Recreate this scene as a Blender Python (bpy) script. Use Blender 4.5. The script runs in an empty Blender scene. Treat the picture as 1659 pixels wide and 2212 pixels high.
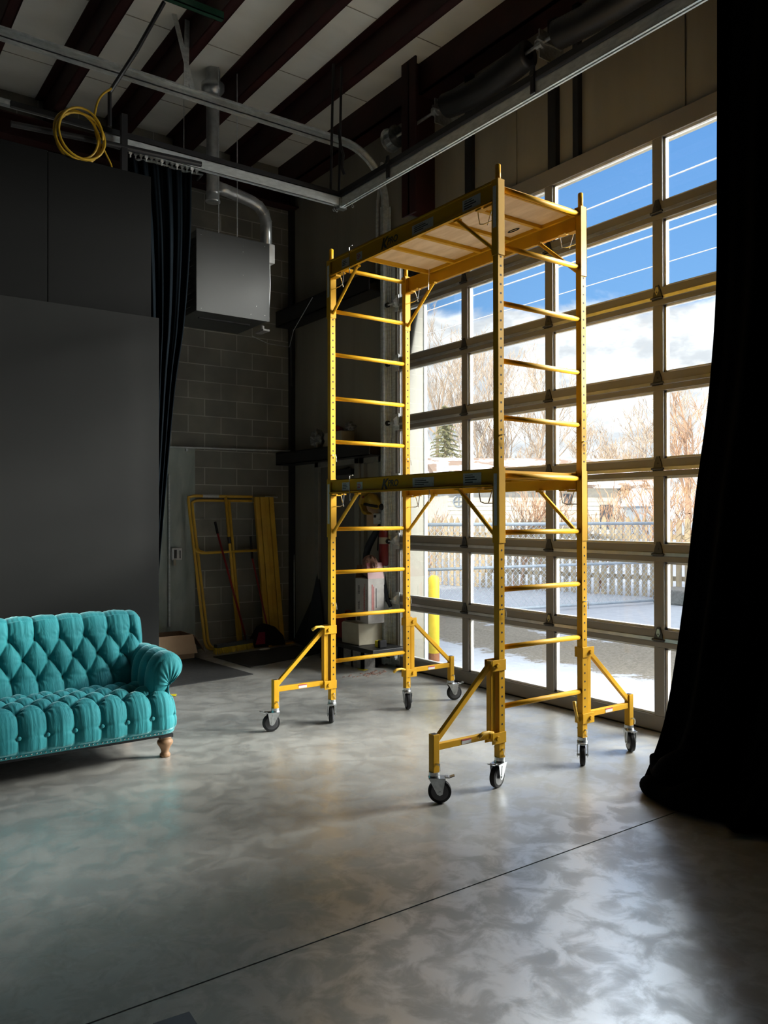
import bpy, math, random
import numpy as np
from mathutils import Vector, Matrix

# ------------------------------------------------------------------ camera, world, lights
scene = bpy.context.scene
col = scene.collection
F = 1740.0
TH = math.radians(35.8)
PITCH = math.atan(11 / F)
ROLL = 0.002
CAM_H = 1.55
ct, st = math.cos(TH), math.sin(TH)
fwd = Vector((st * math.cos(PITCH), ct * math.cos(PITCH), math.sin(PITCH)))
r0 = Vector((ct, -st, 0))
u0 = r0.cross(fwd)
rt = r0 * math.cos(ROLL) - u0 * math.sin(ROLL)
up = r0 * math.sin(ROLL) + u0 * math.cos(ROLL)
cd = bpy.data.cameras.new('camera')
cam = bpy.data.objects.new('camera', cd)
col.objects.link(cam)
cam.matrix_world = Matrix(((rt.x, up.x, -fwd.x, 0), (rt.y, up.y, -fwd.y, 0), (rt.z, up.z, -fwd.z, CAM_H), (0, 0, 0, 1)))
cd.sensor_fit = 'VERTICAL'
cd.sensor_height = 36.0
cd.lens = 36.0 * F / 2212.0
cd.clip_start = 0.05
cd.clip_end = 600
scene.camera = cam

vs = scene.view_settings
vs.view_transform = 'Standard'
vs.look = 'None'
vs.gamma = 1.0
vs.use_curve_mapping = False
vs.exposure = 0.0
scene.cycles.use_light_tree = False
scene.cycles.sample_clamp_indirect = 6.0
SKY = 1.0          # overall sky strength
HIGH = 2.6         # high sky out of view, brightened to light the room
SUN = 5.0
SIDE_FILL = 700.0
KEY = 560.0
KEY2 = 450.0
DOOR_FILL = 300.0


def nn(nt, kind, **kw):
    n = nt.nodes.new(kind)
    for k, v in kw.items():
        if k in ('operation', 'blend_type', 'data_type', 'noise_dimensions', 'feature', 'distance', 'interpolation_type', 'wave_type', 'bands_direction', 'clamp'):
            setattr(n, k, v)
        else:
            n.inputs[k].default_value = v
    return n


def mth(nt, op, a, b=None, c=None, clamp=False):
    n = nt.nodes.new('ShaderNodeMath')
    n.operation = op
    n.use_clamp = clamp
    for i, v in enumerate((a, b, c)):
        if v is None:
            continue
        if isinstance(v, (int, float)):
            n.inputs[i].default_value = v
        else:
            nt.links.new(v, n.inputs[i])
    return n.outputs[0]


def smooth(nt, x, lo, hi, a=0.0, b=1.0):
    n = nt.nodes.new('ShaderNodeMapRange')
    n.interpolation_type = 'SMOOTHSTEP'
    nt.links.new(x, n.inputs[0])
    for i, v in zip((1, 2, 3, 4), (lo, hi, a, b)):
        n.inputs[i].default_value = v
    return n.outputs[0]


def mixc(nt, f, a, b, mode='MIX'):
    n = nt.nodes.new('ShaderNodeMix')
    n.data_type = 'RGBA'
    n.blend_type = mode
    if isinstance(f, (int, float)):
        n.inputs[0].default_value = f
    else:
        nt.links.new(f, n.inputs[0])
    for s, v in ((6, a), (7, b)):
        if isinstance(v, (tuple, list)):
            n.inputs[s].default_value = tuple(v)[:3] + (1,)
        else:
            nt.links.new(v, n.inputs[s])
    return n.outputs[2]


world = bpy.data.worlds.new('sky')
scene.world = world
world.use_nodes = True
nt = world.node_tree
nt.nodes.clear()
tc = nt.nodes.new('ShaderNodeTexCoord')
sep = nt.nodes.new('ShaderNodeSeparateXYZ')
nt.links.new(tc.outputs['Generated'], sep.inputs[0])
el = sep.outputs[2]
mp = nt.nodes.new('ShaderNodeMapping')
mp.inputs['Scale'].default_value = (3.0, 3.0, 6.5)
mp.inputs['Location'].default_value = (2.3, 0.4, 0.9)
nt.links.new(tc.outputs['Generated'], mp.inputs[0])
n1 = nn(nt, 'ShaderNodeTexNoise', Scale=1.6, Detail=7.0, Roughness=0.55, Distortion=0.35)
nt.links.new(mp.outputs[0], n1.inputs['Vector'])
n2 = nn(nt, 'ShaderNodeTexNoise', Scale=5.0, Detail=5.0, Roughness=0.6)
nt.links.new(mp.outputs[0], n2.inputs['Vector'])
low = smooth(nt, el, 0.20, 0.30, 0.36, -0.30)
cl = mth(nt, 'ADD', n1.outputs['Fac'], low)
cloud = smooth(nt, cl, 0.50, 0.64)
blue = nt.nodes.new('ShaderNodeValToRGB')
blue.color_ramp.elements[0].position = 0.0
blue.color_ramp.elements[0].color = (0.55, 0.78, 1.0, 1)
blue.color_ramp.elements[1].position = 0.5
blue.color_ramp.elements[1].color = (0.13, 0.36, 0.85, 1)
e = blue.color_ramp.elements.new(0.25)
e.color = (0.24, 0.52, 0.98, 1)
nt.links.new(el, blue.inputs[0])
shade = mixc(nt, smooth(nt, n2.outputs['Fac'], 0.35, 0.65), (0.86, 0.90, 0.96), (1.5, 1.52, 1.55))
skyc = mixc(nt, cloud, blue.outputs[0], shade)
bright = mixc(nt, smooth(nt, el, 0.48, 0.75), skyc, (HIGH * 0.97, HIGH * 0.99, HIGH * 1.02))
bg = nt.nodes.new('ShaderNodeBackground')
bg.inputs['Strength'].default_value = SKY
nt.links.new(bright, bg.inputs['Color'])
out = nt.nodes.new('ShaderNodeOutputWorld')
nt.links.new(bg.outputs[0], out.inputs['Surface'])

sd = bpy.data.lights.new('sun', 'SUN')
sd.energy = SUN
sd.angle = math.radians(0.6)
sd.color = (1.0, 0.88, 0.70)
sun = bpy.data.objects.new('sun', sd)
col.objects.link(sun)
sun.rotation_euler = Vector((0.80, 0.34, -0.56)).to_track_quat('-Z', 'Y').to_euler()

# area lamp added above the big door to boost the daylight falling in
ad = bpy.data.lights.new('door_fill_lamp', 'AREA')
ad.shape = 'RECTANGLE'
ad.size = 3.0
ad.size_y = 3.0
ad.energy = DOOR_FILL
ad.color = (0.84, 0.92, 1.0)
ad.spread = math.radians(80)
al = bpy.data.objects.new('door_fill_lamp', ad)
col.objects.link(al)
al.location = (8.0, 5.0, 6.6)
al.rotation_euler = Vector((-0.80, -0.05, -0.60)).to_track_quat('-Z', 'Y').to_euler()

# low area lamp added out of view, brightening the back of the room
ad = bpy.data.lights.new('side_fill_lamp', 'AREA')
ad.shape = 'RECTANGLE'
ad.size = 7.5
ad.size_y = 4.5
ad.energy = SIDE_FILL
ad.color = (1.0, 0.98, 0.93)
ad.spread = math.radians(110)
al = bpy.data.objects.new('side_fill_lamp', ad)
col.objects.link(al)
al.location = (9.0, -2.4, 3.0)
al.rotation_euler = Vector((-0.68, 0.73, 0.0)).to_track_quat('-Z', 'Y').to_euler()

# area lamps added out of view, right of the frame: the light that the big curtain cuts off on the floor
for nm_, en_, lc_, dr_ in (('key_fill_lamp', KEY, (8.6, -0.3, 5.2), (-0.78, 0.50, -0.40)),
                           ('key_fill_lamp_far', KEY2, (11.0, 1.4, 5.2), (-0.93, 0.30, -0.34))):
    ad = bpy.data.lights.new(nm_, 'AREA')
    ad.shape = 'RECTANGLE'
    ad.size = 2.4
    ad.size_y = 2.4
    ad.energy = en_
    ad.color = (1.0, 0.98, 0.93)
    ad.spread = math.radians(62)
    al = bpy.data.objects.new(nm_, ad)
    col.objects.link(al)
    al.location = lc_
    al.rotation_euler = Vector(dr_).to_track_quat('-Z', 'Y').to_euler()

# ------------------------------------------------------------------ materials
MATS = {}


def srgb(r, g, b):
    return tuple(((c / 255) / 12.92 if c / 255 <= 0.04045 else ((c / 255 + 0.055) / 1.055) ** 2.4) for c in (r, g, b))


def new_mat(name):
    m = bpy.data.materials.new(name)
    m.use_nodes = True
    nt = m.node_tree
    b = nt.nodes['Principled BSDF']
    MATS[name] = m
    return m, nt, b


def coords(nt, scale=(1, 1, 1), kind='Object', loc=(0, 0, 0)):
    if kind == 'World':
        g = nt.nodes.new('ShaderNodeNewGeometry')
        src = g.outputs['Position']
    else:
        t = nt.nodes.new('ShaderNodeTexCoord')
        src = t.outputs[kind]
    mp = nt.nodes.new('ShaderNodeMapping')
    mp.inputs['Scale'].default_value = scale
    mp.inputs['Location'].default_value = loc
    nt.links.new(src, mp.inputs[0])
    return mp.outputs[0]


def mat(name, c, rough=0.5, metal=0.0, c2=None, scale=8.0, bump=0.0, bscale=60.0, stretch=(1, 1, 1), spec=0.5, lo=0.35, hi=0.65, sheen=0.0, emit=None):
    m, nt, b = new_mat(name)
    b.inputs['Roughness'].default_value = rough
    b.inputs['Metallic'].default_value = metal
    b.inputs['Specular IOR Level'].default_value = spec
    b.inputs['Base Color'].default_value = (*c, 1)
    if sheen:
        b.inputs['Sheen Weight'].default_value = sheen
        b.inputs['Sheen Roughness'].default_value = 0.4
    v = coords(nt, stretch, 'World')
    n = nn(nt, 'ShaderNodeTexNoise', Scale=scale, Detail=5.0, Roughness=0.6)
    nt.links.new(v, n.inputs['Vector'])
    if c2 is None:
        c2 = tuple(x * 0.82 for x in c)
    o = mixc(nt, smooth(nt, n.outputs['Fac'], lo, hi), c, c2)
    nt.links.new(o, b.inputs['Base Color'])
    if bump:
        n2 = nn(nt, 'ShaderNodeTexNoise', Scale=bscale, Detail=4.0)
        nt.links.new(v, n2.inputs['Vector'])
        bp = nn(nt, 'ShaderNodeBump', Strength=bump, Distance=0.01)
        nt.links.new(n2.outputs['Fac'], bp.inputs['Height'])
        nt.links.new(bp.outputs[0], b.inputs['Normal'])
    return m


M_yel = mat('yellow_paint', (0.58, 0.31, 0.012), 0.5, spec=0.15, c2=(0.52, 0.27, 0.010), scale=3)
M_yeld = mat('worn_yellow_paint', (0.70, 0.42, 0.035), 0.45, c2=(0.58, 0.33, 0.025), scale=4)
M_zinc = mat('zinc', (0.62, 0.64, 0.65), 0.28, 0.9, c2=(0.45, 0.47, 0.48), scale=30)
M_galv = mat('galvanized_steel', (0.70, 0.74, 0.74), 0.34, 0.45, c2=(0.54, 0.58, 0.58), scale=14, stretch=(1, 1, 3))
M_pin = mat('bright_pin', (0.75, 0.75, 0.72), 0.25, 0.95)
M_rub = mat('black_rubber', (0.012, 0.012, 0.013), 0.7, spec=0.25)
M_hub = mat('dark_wheel_hub', (0.05, 0.05, 0.055), 0.35)
M_dark = mat('black_hole', (0.01, 0.008, 0.006), 0.8)
M_ply = mat('plywood', (0.72, 0.55, 0.36), 0.65, c2=(0.60, 0.43, 0.26), scale=5, stretch=(3, 0.6, 1), bump=0.1)
M_tag = mat('sticker_paper', (0.50, 0.50, 0.48), 0.5, c2=(0.42, 0.42, 0.40), scale=90)
M_tagl = mat('sticker_print', (0.04, 0.04, 0.04), 0.5)
M_red = mat('red_print', (0.45, 0.03, 0.03), 0.5)
M_blk = mat('black_steel', (0.012, 0.012, 0.014), 0.45)
M_maroon = mat('oxide_red_primer', (0.034, 0.007, 0.007), 0.6, spec=0.3, c2=(0.022, 0.005, 0.005), scale=4)
M_curt = mat('black_velvet', (0.0010, 0.0013, 0.0020), 0.98, spec=0.03, c2=(0.0008, 0.001, 0.0015), scale=6)
M_curtl = mat('dark_blue_velvet', (0.0035, 0.006, 0.0085), 0.95, spec=0.06, c2=(0.003, 0.005, 0.007), scale=6)
M_flat = mat('charcoal_board', (0.011, 0.011, 0.0103), 0.8, spec=0.2, c2=(0.0095, 0.0095, 0.009), scale=1.2)
M_flatu = mat('black_board', (0.0045, 0.0045, 0.0043), 0.85, spec=0.15, c2=(0.004, 0.004, 0.0038), scale=1.2)
M_white = mat('white_paint', (0.62, 0.62, 0.60), 0.5)
M_frame = mat('taupe_aluminium', (0.205, 0.190, 0.168), 0.55, c2=(0.19, 0.175, 0.155), scale=2)
M_bead = mat('white_glazing_bead', (0.75, 0.74, 0.72), 0.5)
M_sill = mat('joint_seal_aluminium', (0.55, 0.55, 0.54), 0.3, 0.7)
M_heater = mat('grey_enamel', (0.036, 0.037, 0.035), 0.42, c2=(0.032, 0.033, 0.031), scale=2)
M_wood = mat('turned_wood', (0.30, 0.165, 0.08), 0.6, c2=(0.20, 0.105, 0.05), scale=12, stretch=(1, 1, 0.3))
M_card = mat('cardboard', (0.50, 0.34, 0.21), 0.8, c2=(0.45, 0.30, 0.18), scale=5)
M_cardi = mat('cardboard_inside', (0.22, 0.13, 0.08), 0.85)
M_pcard = mat('printed_white_carton', (0.40, 0.38, 0.36), 0.6)
M_tan = mat('tan_carton', (0.34, 0.31, 0.235), 0.75, c2=(0.30, 0.27, 0.20), scale=8)
M_redp = mat('red_plastic', (0.16, 0.006, 0.008), 0.4)
M_redh = mat('red_handle', (0.28, 0.012, 0.014), 0.3)
M_brist = mat('yellow_bristles', (0.62, 0.46, 0.03), 0.8, c2=(0.5, 0.33, 0.02), scale=80)
M_broomb = mat('grey_plastic', (0.07, 0.08, 0.09), 0.4)
M_pink = mat('magenta_bristles', (0.25, 0.01, 0.05), 0.8, scale=60)
M_mat = mat('black_rubber_mat', (0.014, 0.014, 0.014), 0.85, c2=(0.028, 0.027, 0.026), scale=25, bump=0.4, bscale=150)
M_hose = mat('yellow_hose', (0.55, 0.33, 0.02), 0.35)
M_green = mat('green_steel', (0.012, 0.06, 0.035), 0.4)
M_cmu = mat('grey_concrete_block', (0.22, 0.21, 0.20), 0.9, c2=(0.16, 0.15, 0.14), scale=30, bump=0.4)
M_tape = mat('yellow_tape', (0.75, 0.62, 0.02), 0.5)
M_crumb = mat('brown_paper', (0.25, 0.13, 0.09), 0.8, c2=(0.12, 0.06, 0.05), scale=18)
M_bag = mat('grey_plastic_bag', (0.20, 0.20, 0.19), 0.4, c2=(0.1, 0.1, 0.1), scale=30)
M_door = mat('door_paint', (0.125, 0.12, 0.108), 0.45, c2=(0.115, 0.11, 0.10), scale=2)
M_doorf = mat('door_frame_paint', (0.21, 0.205, 0.18), 0.45)
M_navy = mat('navy_cloth', (0.010, 0.014, 0.022), 0.8)
M_wire = mat('wire_white', (0.85, 0.84, 0.82), 0.5)
M_boll = mat('bollard_yellow', (0.85, 0.62, 0.04), 0.5, c2=(0.75, 0.50, 0.03), scale=6)
M_rust = mat('rust', (0.20, 0.07, 0.03), 0.8, c2=(0.3, 0.12, 0.05), scale=20)
M_fgrey = mat('fence_galvanized', (0.50, 0.56, 0.62), 0.5, 0.3)
M_pick = mat('weathered_picket_wood', (0.52, 0.41, 0.26), 0.8, c2=(0.34, 0.28, 0.20), scale=3, stretch=(3, 3, 0.5))
M_bark = mat('bark', (0.62, 0.50, 0.38), 0.9, c2=(0.48, 0.38, 0.29), scale=5)  # light tan: the glare on the trees is put into the colour
M_barkr = mat('reddish_twigs', (0.60, 0.40, 0.27), 0.9, c2=(0.45, 0.28, 0.18), scale=5)
M_need = mat('conifer_needles', (0.34, 0.35, 0.20), 0.9, c2=(0.46, 0.44, 0.28), scale=2)
M_siding = mat('cream_siding', (0.86, 0.82, 0.70), 0.7)
M_brick = mat('brown_brick', (0.42, 0.22, 0.14), 0.85, c2=(0.30, 0.15, 0.1), scale=3)
M_roofm = mat('roof_snow_and_shingle', (0.36, 0.26, 0.20), 0.9, c2=(0.9, 0.88, 0.86), scale=1.1, stretch=(1, 1, 3), lo=0.44, hi=0.52)
M_winm = mat('far_window', (0.12, 0.12, 0.13), 0.2)
M_ext = mat('pale_exterior_panel', (0.50, 0.56, 0.57), 0.6)
M_snow = mat('snow', (0.80, 0.81, 0.84), 0.8)

# sofa velvet
M_vel, nt, b = new_mat('teal_velvet')
v = coords(nt, (1, 1, 1), 'World')
n = nn(nt, 'ShaderNodeTexNoise', Scale=7.0, Detail=4.0)
nt.links.new(v, n.inputs['Vector'])
nt.links.new(mixc(nt, smooth(nt, n.outputs['Fac'], 0.3, 0.7), (0.018, 0.21, 0.235), (0.030, 0.27, 0.295)), b.inputs['Base Color'])
b.inputs['Roughness'].default_value = 0.7
b.inputs['Specular IOR Level'].default_value = 0.25
b.inputs['Sheen Weight'].default_value = 1.0
b.inputs['Sheen Roughness'].default_value = 0.35
b.inputs['Sheen Tint'].default_value = (0.55, 0.98, 1.0, 1)
v2 = coords(nt, (30, 6, 5), 'World')
n2 = nn(nt, 'ShaderNodeTexNoise', Scale=1.6, Detail=3.0, Distortion=0.8)
nt.links.new(v2, n2.inputs['Vector'])
bp = nn(nt, 'ShaderNodeBump', Strength=0.35, Distance=0.012)
nt.links.new(n2.outputs['Fac'], bp.inputs['Height'])
nt.links.new(bp.outputs[0], b.inputs['Normal'])

# polished concrete floor
M_floor, nt, b = new_mat('polished_concrete')
v = coords(nt, (1, 1, 1), 'World')
a1 = nn(nt, 'ShaderNodeTexNoise', Scale=0.55, Detail=6.0, Roughness=0.6, Distortion=0.6)
a2 = nn(nt, 'ShaderNodeTexNoise', Scale=1.9, Detail=9.0, Roughness=0.62, Distortion=0.25)
a3 = nn(nt, 'ShaderNodeTexNoise', Scale=7.0, Detail=9.0, Roughness=0.62, Distortion=0.5)
for a in (a1, a2, a3):
    nt.links.new(v, a.inputs['Vector'])
c = mixc(nt, smooth(nt, a1.outputs['Fac'], 0.38, 0.60), (0.40, 0.388, 0.355), (0.27, 0.265, 0.245))
c = mixc(nt, smooth(nt, a2.outputs['Fac'], 0.36, 0.66, 0, 0.50), c, (0.20, 0.198, 0.185))
c = mixc(nt, smooth(nt, a3.outputs['Fac'], 0.42, 0.66, 0, 0.20), c, (0.47, 0.46, 0.43))
# broad greenish stain in front of the saw cut, with shade painted in
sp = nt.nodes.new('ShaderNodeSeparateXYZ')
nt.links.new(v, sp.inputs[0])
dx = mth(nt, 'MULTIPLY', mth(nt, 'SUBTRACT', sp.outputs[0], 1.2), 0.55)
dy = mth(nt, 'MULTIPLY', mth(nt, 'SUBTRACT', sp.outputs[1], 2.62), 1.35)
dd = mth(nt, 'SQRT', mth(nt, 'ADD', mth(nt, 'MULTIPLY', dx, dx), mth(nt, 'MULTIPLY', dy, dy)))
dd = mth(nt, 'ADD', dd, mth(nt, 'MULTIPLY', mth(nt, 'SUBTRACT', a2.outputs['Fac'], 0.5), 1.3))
stain_shade = smooth(nt, dd, 0.35, 1.15, 0.80, 0.0)
c = mixc(nt, stain_shade, c, (0.105, 0.12, 0.10))
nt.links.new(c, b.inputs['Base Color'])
nt.links.new(smooth(nt, a2.outputs['Fac'], 0.30, 0.70, 0.30, 0.36), b.inputs['Roughness'])
nt.links.new(smooth(nt, a3.outputs['Fac'], 0.40, 0.62, 1.0, 0.42), b.inputs['Specular IOR Level'])
b.inputs['IOR'].default_value = 3.2

# concrete block wall
M_block, nt, b = new_mat('concrete_block_wall')
t = nt.nodes.new('ShaderNodeNewGeometry')
sp = nt.nodes.new('ShaderNodeSeparateXYZ')
nt.links.new(t.outputs['Position'], sp.inputs[0])
cb = nt.nodes.new('ShaderNodeCombineXYZ')
nt.links.new(mth(nt, 'ADD', sp.outputs[0], 0.337 + 40.64 * 0.25 - 0.5), cb.inputs[0])
nt.links.new(mth(nt, 'ADD', sp.outputs[2], 0.2032 * 10 + 0.095), cb.inputs[1])
bk = nt.nodes.new('ShaderNodeTexBrick')
bk.offset = 0.5
nt.links.new(cb.outputs[0], bk.inputs['Vector'])
for k, vv in (('Scale', 1.0), ('Mortar Size', 0.006), ('Mortar Smooth', 0.3), ('Brick Width', 0.4135), ('Row Height', 0.2032), ('Bias', 0.0)):
    bk.inputs[k].default_value = vv
bk.inputs['Color1'].default_value = (0.25, 0.243, 0.205, 1)
bk.inputs['Color2'].default_value = (0.20, 0.194, 0.165, 1)
bk.inputs['Mortar'].default_value = (0.48, 0.47, 0.41, 1)
n = nn(nt, 'ShaderNodeTexNoise', Scale=2.5, Detail=6.0)
nt.links.new(t.outputs['Position'], n.inputs['Vector'])
c = mixc(nt, smooth(nt, n.outputs['Fac'], 0.35, 0.7, 0, 0.45), bk.outputs['Color'], (0.085, 0.083, 0.075))
nt.links.new(c, b.inputs['Base Color'])
b.inputs['Roughness'].default_value = 0.9
n2 = nn(nt, 'ShaderNodeTexNoise', Scale=90.0, Detail=3.0)
nt.links.new(t.outputs['Position'], n2.inputs['Vector'])
hh = mth(nt, 'ADD', mth(nt, 'MULTIPLY', bk.outputs['Fac'], -1.0), mth(nt, 'MULTIPLY', n2.outputs['Fac'], 0.3))
bp = nn(nt, 'ShaderNodeBump', Strength=0.5, Distance=0.006)
nt.links.new(hh, bp.inputs['Height'])
nt.links.new(bp.outputs[0], b.inputs['Normal'])


def sheet_mat(name, c1, c2, sc, stretch, bump):
    m, nt, b = new_mat(name)
    v = coords(nt, stretch, 'World')
    n = nn(nt, 'ShaderNodeTexNoise', Scale=sc, Detail=4.0, Distortion=0.6)
    nt.links.new(v, n.inputs['Vector'])
    nt.links.new(mixc(nt, smooth(nt, n.outputs['Fac'], 0.3, 0.7), c1, c2), b.inputs['Base Color'])
    b.inputs['Roughness'].default_value = 0.55
    bp = nn(nt, 'ShaderNodeBump', Strength=bump, Distance=0.03)
    nt.links.new(n.outputs['Fac'], bp.inputs['Height'])
    nt.links.new(bp.outputs[0], b.inputs['Normal'])
    return m


M_ins = sheet_mat('wall_insulation_sheet', (0.27, 0.25, 0.20), (0.23, 0.215, 0.175), 1.3, (1, 3, 0.35), 0.5)
M_ceil = sheet_mat('ceiling_insulation_sheet', (0.80, 0.79, 0.74), (0.72, 0.71, 0.66), 1.4, (0.8, 2.2, 1), 0.6)
M_gboard = sheet_mat('green_painted_board', (0.25, 0.30, 0.27), (0.34, 0.37, 0.34), 4.0, (2, 1, 0.6), 0.2)

# exterior ground: snow with a gravel strip showing through
M_ground, nt, b = new_mat('snow_and_gravel')
v = coords(nt, (1, 1, 1), 'World')
sp = nt.nodes.new('ShaderNodeSeparateXYZ')
nt.links.new(v, sp.inputs[0])
g1 = nn(nt, 'ShaderNodeTexNoise', Scale=0.9, Detail=8.0, Roughness=0.65)
g2 = nn(nt, 'ShaderNodeTexNoise', Scale=28.0, Detail=6.0, Roughness=0.8)
g3 = nn(nt, 'ShaderNodeTexNoise', Scale=7.0, Detail=8.0, Roughness=0.75)
for a in (g1, g2, g3):
    nt.links.new(v, a.inputs['Vector'])
d = mth(nt, 'ABSOLUTE', mth(nt, 'SUBTRACT', sp.outputs[0], 7.45))
d = mth(nt, 'ADD', d, mth(nt, 'MULTIPLY', mth(nt, 'SUBTRACT', g1.outputs['Fac'], 0.5), 2.0))
d = mth(nt, 'ADD', d, mth(nt, 'MULTIPLY', mth(nt, 'SUBTRACT', g3.outputs['Fac'], 0.5), 1.4))
gm = smooth(nt, d, 0.78, 1.02, 1.0, 0.0)
grv = mixc(nt, smooth(nt, g2.outputs['Fac'], 0.38, 0.62), (0.115, 0.098, 0.075), (0.21, 0.185, 0.15))
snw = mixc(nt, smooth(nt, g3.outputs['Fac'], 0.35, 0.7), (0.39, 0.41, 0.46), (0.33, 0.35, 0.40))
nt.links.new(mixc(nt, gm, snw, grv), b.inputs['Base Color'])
b.inputs['Roughness'].default_value = 0.85
bp = nn(nt, 'ShaderNodeBump', Strength=0.4, Distance=0.03)
nt.links.new(g3.outputs['Fac'], bp.inputs['Height'])
nt.links.new(bp.outputs[0], b.inputs['Normal'])

# thin window glass
M_duct = mat('shiny_duct_steel', (0.60, 0.62, 0.63), 0.28, 0.7, c2=(0.45, 0.47, 0.48), scale=10)
M_hinge = mat('dull_zinc_hinge', (0.045, 0.043, 0.04), 0.45, 0.3)
M_mint = mat('mint_tag', (0.40, 0.55, 0.50), 0.5)
M_tape2 = mat('yellow_tag', (0.45, 0.38, 0.16), 0.5)
M_tool = mat('tool_yellow', (0.36, 0.23, 0.02), 0.4)
M_glass = bpy.data.materials.new('window_glass')
M_glass.use_nodes = True
nt = M_glass.node_tree
nt.nodes.clear()
tr = nt.nodes.new('ShaderNodeBsdfTransparent')
tr.inputs[0].default_value = (0.97, 0.985, 0.98, 1)
gl = nt.nodes.new('ShaderNodeBsdfGlossy')
gl.inputs['Roughness'].default_value = 0.02
fr = nn(nt, 'ShaderNodeFresnel', IOR=1.25)
mx = nt.nodes.new('ShaderNodeMixShader')
nt.links.new(fr.outputs[0], mx.inputs[0])
nt.links.new(tr.outputs[0], mx.inputs[1])
nt.links.new(gl.outputs[0], mx.inputs[2])
om = nt.nodes.new('ShaderNodeOutputMaterial')
nt.links.new(mx.outputs[0], om.inputs[0])

# ------------------------------------------------------------------ mesh helpers
ORG = {}


class MB:
    def __init__(self):
        self.v = []
        self.f = []
        self.M = None
        self.mark = None

    def add(self, vs, fs):
        o = len(self.v)
        if self.M is not None:
            vs = [self.M @ Vector(p) for p in vs]
        self.v += [tuple(p) for p in vs]
        self.f += [tuple(i + o for i in f) for f in fs]
        return self

    def box(self, a, b):
        x0, y0, z0 = (min(a[i], b[i]) for i in range(3))
        x1, y1, z1 = (max(a[i], b[i]) for i in range(3))
        return self.add([(x0, y0, z0), (x1, y0, z0), (x1, y1, z0), (x0, y1, z0), (x0, y0, z1), (x1, y0, z1), (x1, y1, z1), (x0, y1, z1)],
                        [(0, 3, 2, 1), (4, 5, 6, 7), (0, 1, 5, 4), (1, 2, 6, 5), (2, 3, 7, 6), (3, 0, 4, 7)])

    def bar(self, p0, p1, w, h, upv=(0, 0, 1)):
        p0, p1 = Vector(p0), Vector(p1)
        d = (p1 - p0).normalized()
        u = Vector(upv)
        s = d.cross(u)
        if s.length < 1e-4:
            s = d.cross(Vector((1, 0, 0)))
        s.normalize()
        u = s.cross(d)
        vs = []
        for p in (p0, p1):
            for a, c in ((-1, -1), (1, -1), (1, 1), (-1, 1)):
                vs.append(p + s * (a * w / 2) + u * (c * h / 2))
        return self.add(vs, [(3, 2, 1, 0), (4, 5, 6, 7), (0, 1, 5, 4), (1, 2, 6, 5), (2, 3, 7, 6), (3, 0, 4, 7)])

    def cyl(self, p0, p1, r, n=16, r2=None, cap=True):
        return self.tube([p0, p1], r, n, r2 if r2 is not None else r, cap)

    def tube(self, path, r, n=10, r2=None, cap=True, closed=False):
        P = [Vector(p) for p in path]
        k = len(P)
        vs, fs = [], []
        ref = None
        for i, p in enumerate(P):
            if closed:
                d = P[(i + 1) % k] - P[i - 1]
            else:
                d = P[min(i + 1, k - 1)] - P[max(i - 1, 0)]
            d.normalize()
            if ref is None:
                ref = Vector((0, 0, 1)) if abs(d.z) < 0.9 else Vector((1, 0, 0))
            s = d.cross(ref)
            if s.length < 1e-5:
                s = d.cross(Vector((0, 1, 0.1)))
            s.normalize()
            u = s.cross(d)
            ref = u
            rr = r if not isinstance(r, (list, tuple)) else r[i]
            if r2 is not None and not isinstance(r, (list, tuple)):
                rr = r + (r2 - r) * i / max(1, k - 1)
            for j in range(n):
                a = 2 * math.pi * (j + 0.5) / n
                vs.append(p + s * (math.cos(a) * rr) + u * (math.sin(a) * rr))
        m = k if closed else k - 1
        for i in range(m):
            for j in range(n):
                a, b2 = i * n + j, i * n + (j + 1) % n
                c2, d2 = ((i + 1) % k) * n + (j + 1) % n, ((i + 1) % k) * n + j
                fs.append((a, b2, c2, d2))
        if cap and not closed:
            fs.append(tuple(range(n - 1, -1, -1)))
            fs.append(tuple((k - 1) * n + j for j in range(n)))
        return self.add(vs, fs)

    def lathe(self, prof, c=(0, 0, 0), n=20, axis='z'):
        vs, fs = [], []
        for (r, h) in prof:
            for j in range(n):
                a = 2 * math.pi * j / n
                x, y = r * math.cos(a), r * math.sin(a)
                if axis == 'z':
                    q = (c[0] + x, c[1] + y, c[2] + h)
                elif axis == 'x':
                    q = (c[0] + h, c[1] + x, c[2] + y)
                else:
                    q = (c[0] + y, c[1] + h, c[2] + x)
                vs.append(q)
        k = len(prof)
        for i in range(k - 1):
            for j in range(n):
                fs.append((i * n + j, i * n + (j + 1) % n, (i + 1) * n + (j + 1) % n, (i + 1) * n + j))
        fs.append(tuple(range(n - 1, -1, -1)))
        fs.append(tuple((k - 1) * n + j for j in range(n)))
        return self.add(vs, fs)

    def prism(self, poly, f0, f1):
        """poly: 2D points; f0,f1 map (a,b)->3D for the two end faces"""
        n = len(poly)
        vs = [f0(*p) for p in poly] + [f1(*p) for p in poly]
        fs = [tuple(range(n - 1, -1, -1)), tuple(range(n, 2 * n))]
        fs += [(i, (i + 1) % n, n + (i + 1) % n, n + i) for i in range(n)]
        return self.add(vs, fs)

    def grid(self, P, closed_u=False, closed_v=False):
        nu, nv = len(P), len(P[0])
        vs = [tuple(p) for row in P for p in row]
        fs = []
        for i in range(nu - (0 if closed_u else 1)):
            for j in range(nv - (0 if closed_v else 1)):
                i2, j2 = (i + 1) % nu, (j + 1) % nv
                fs.append((i * nv + j, i2 * nv + j, i2 * nv + j2, i * nv + j2))
        return self.add(vs, fs)

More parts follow.
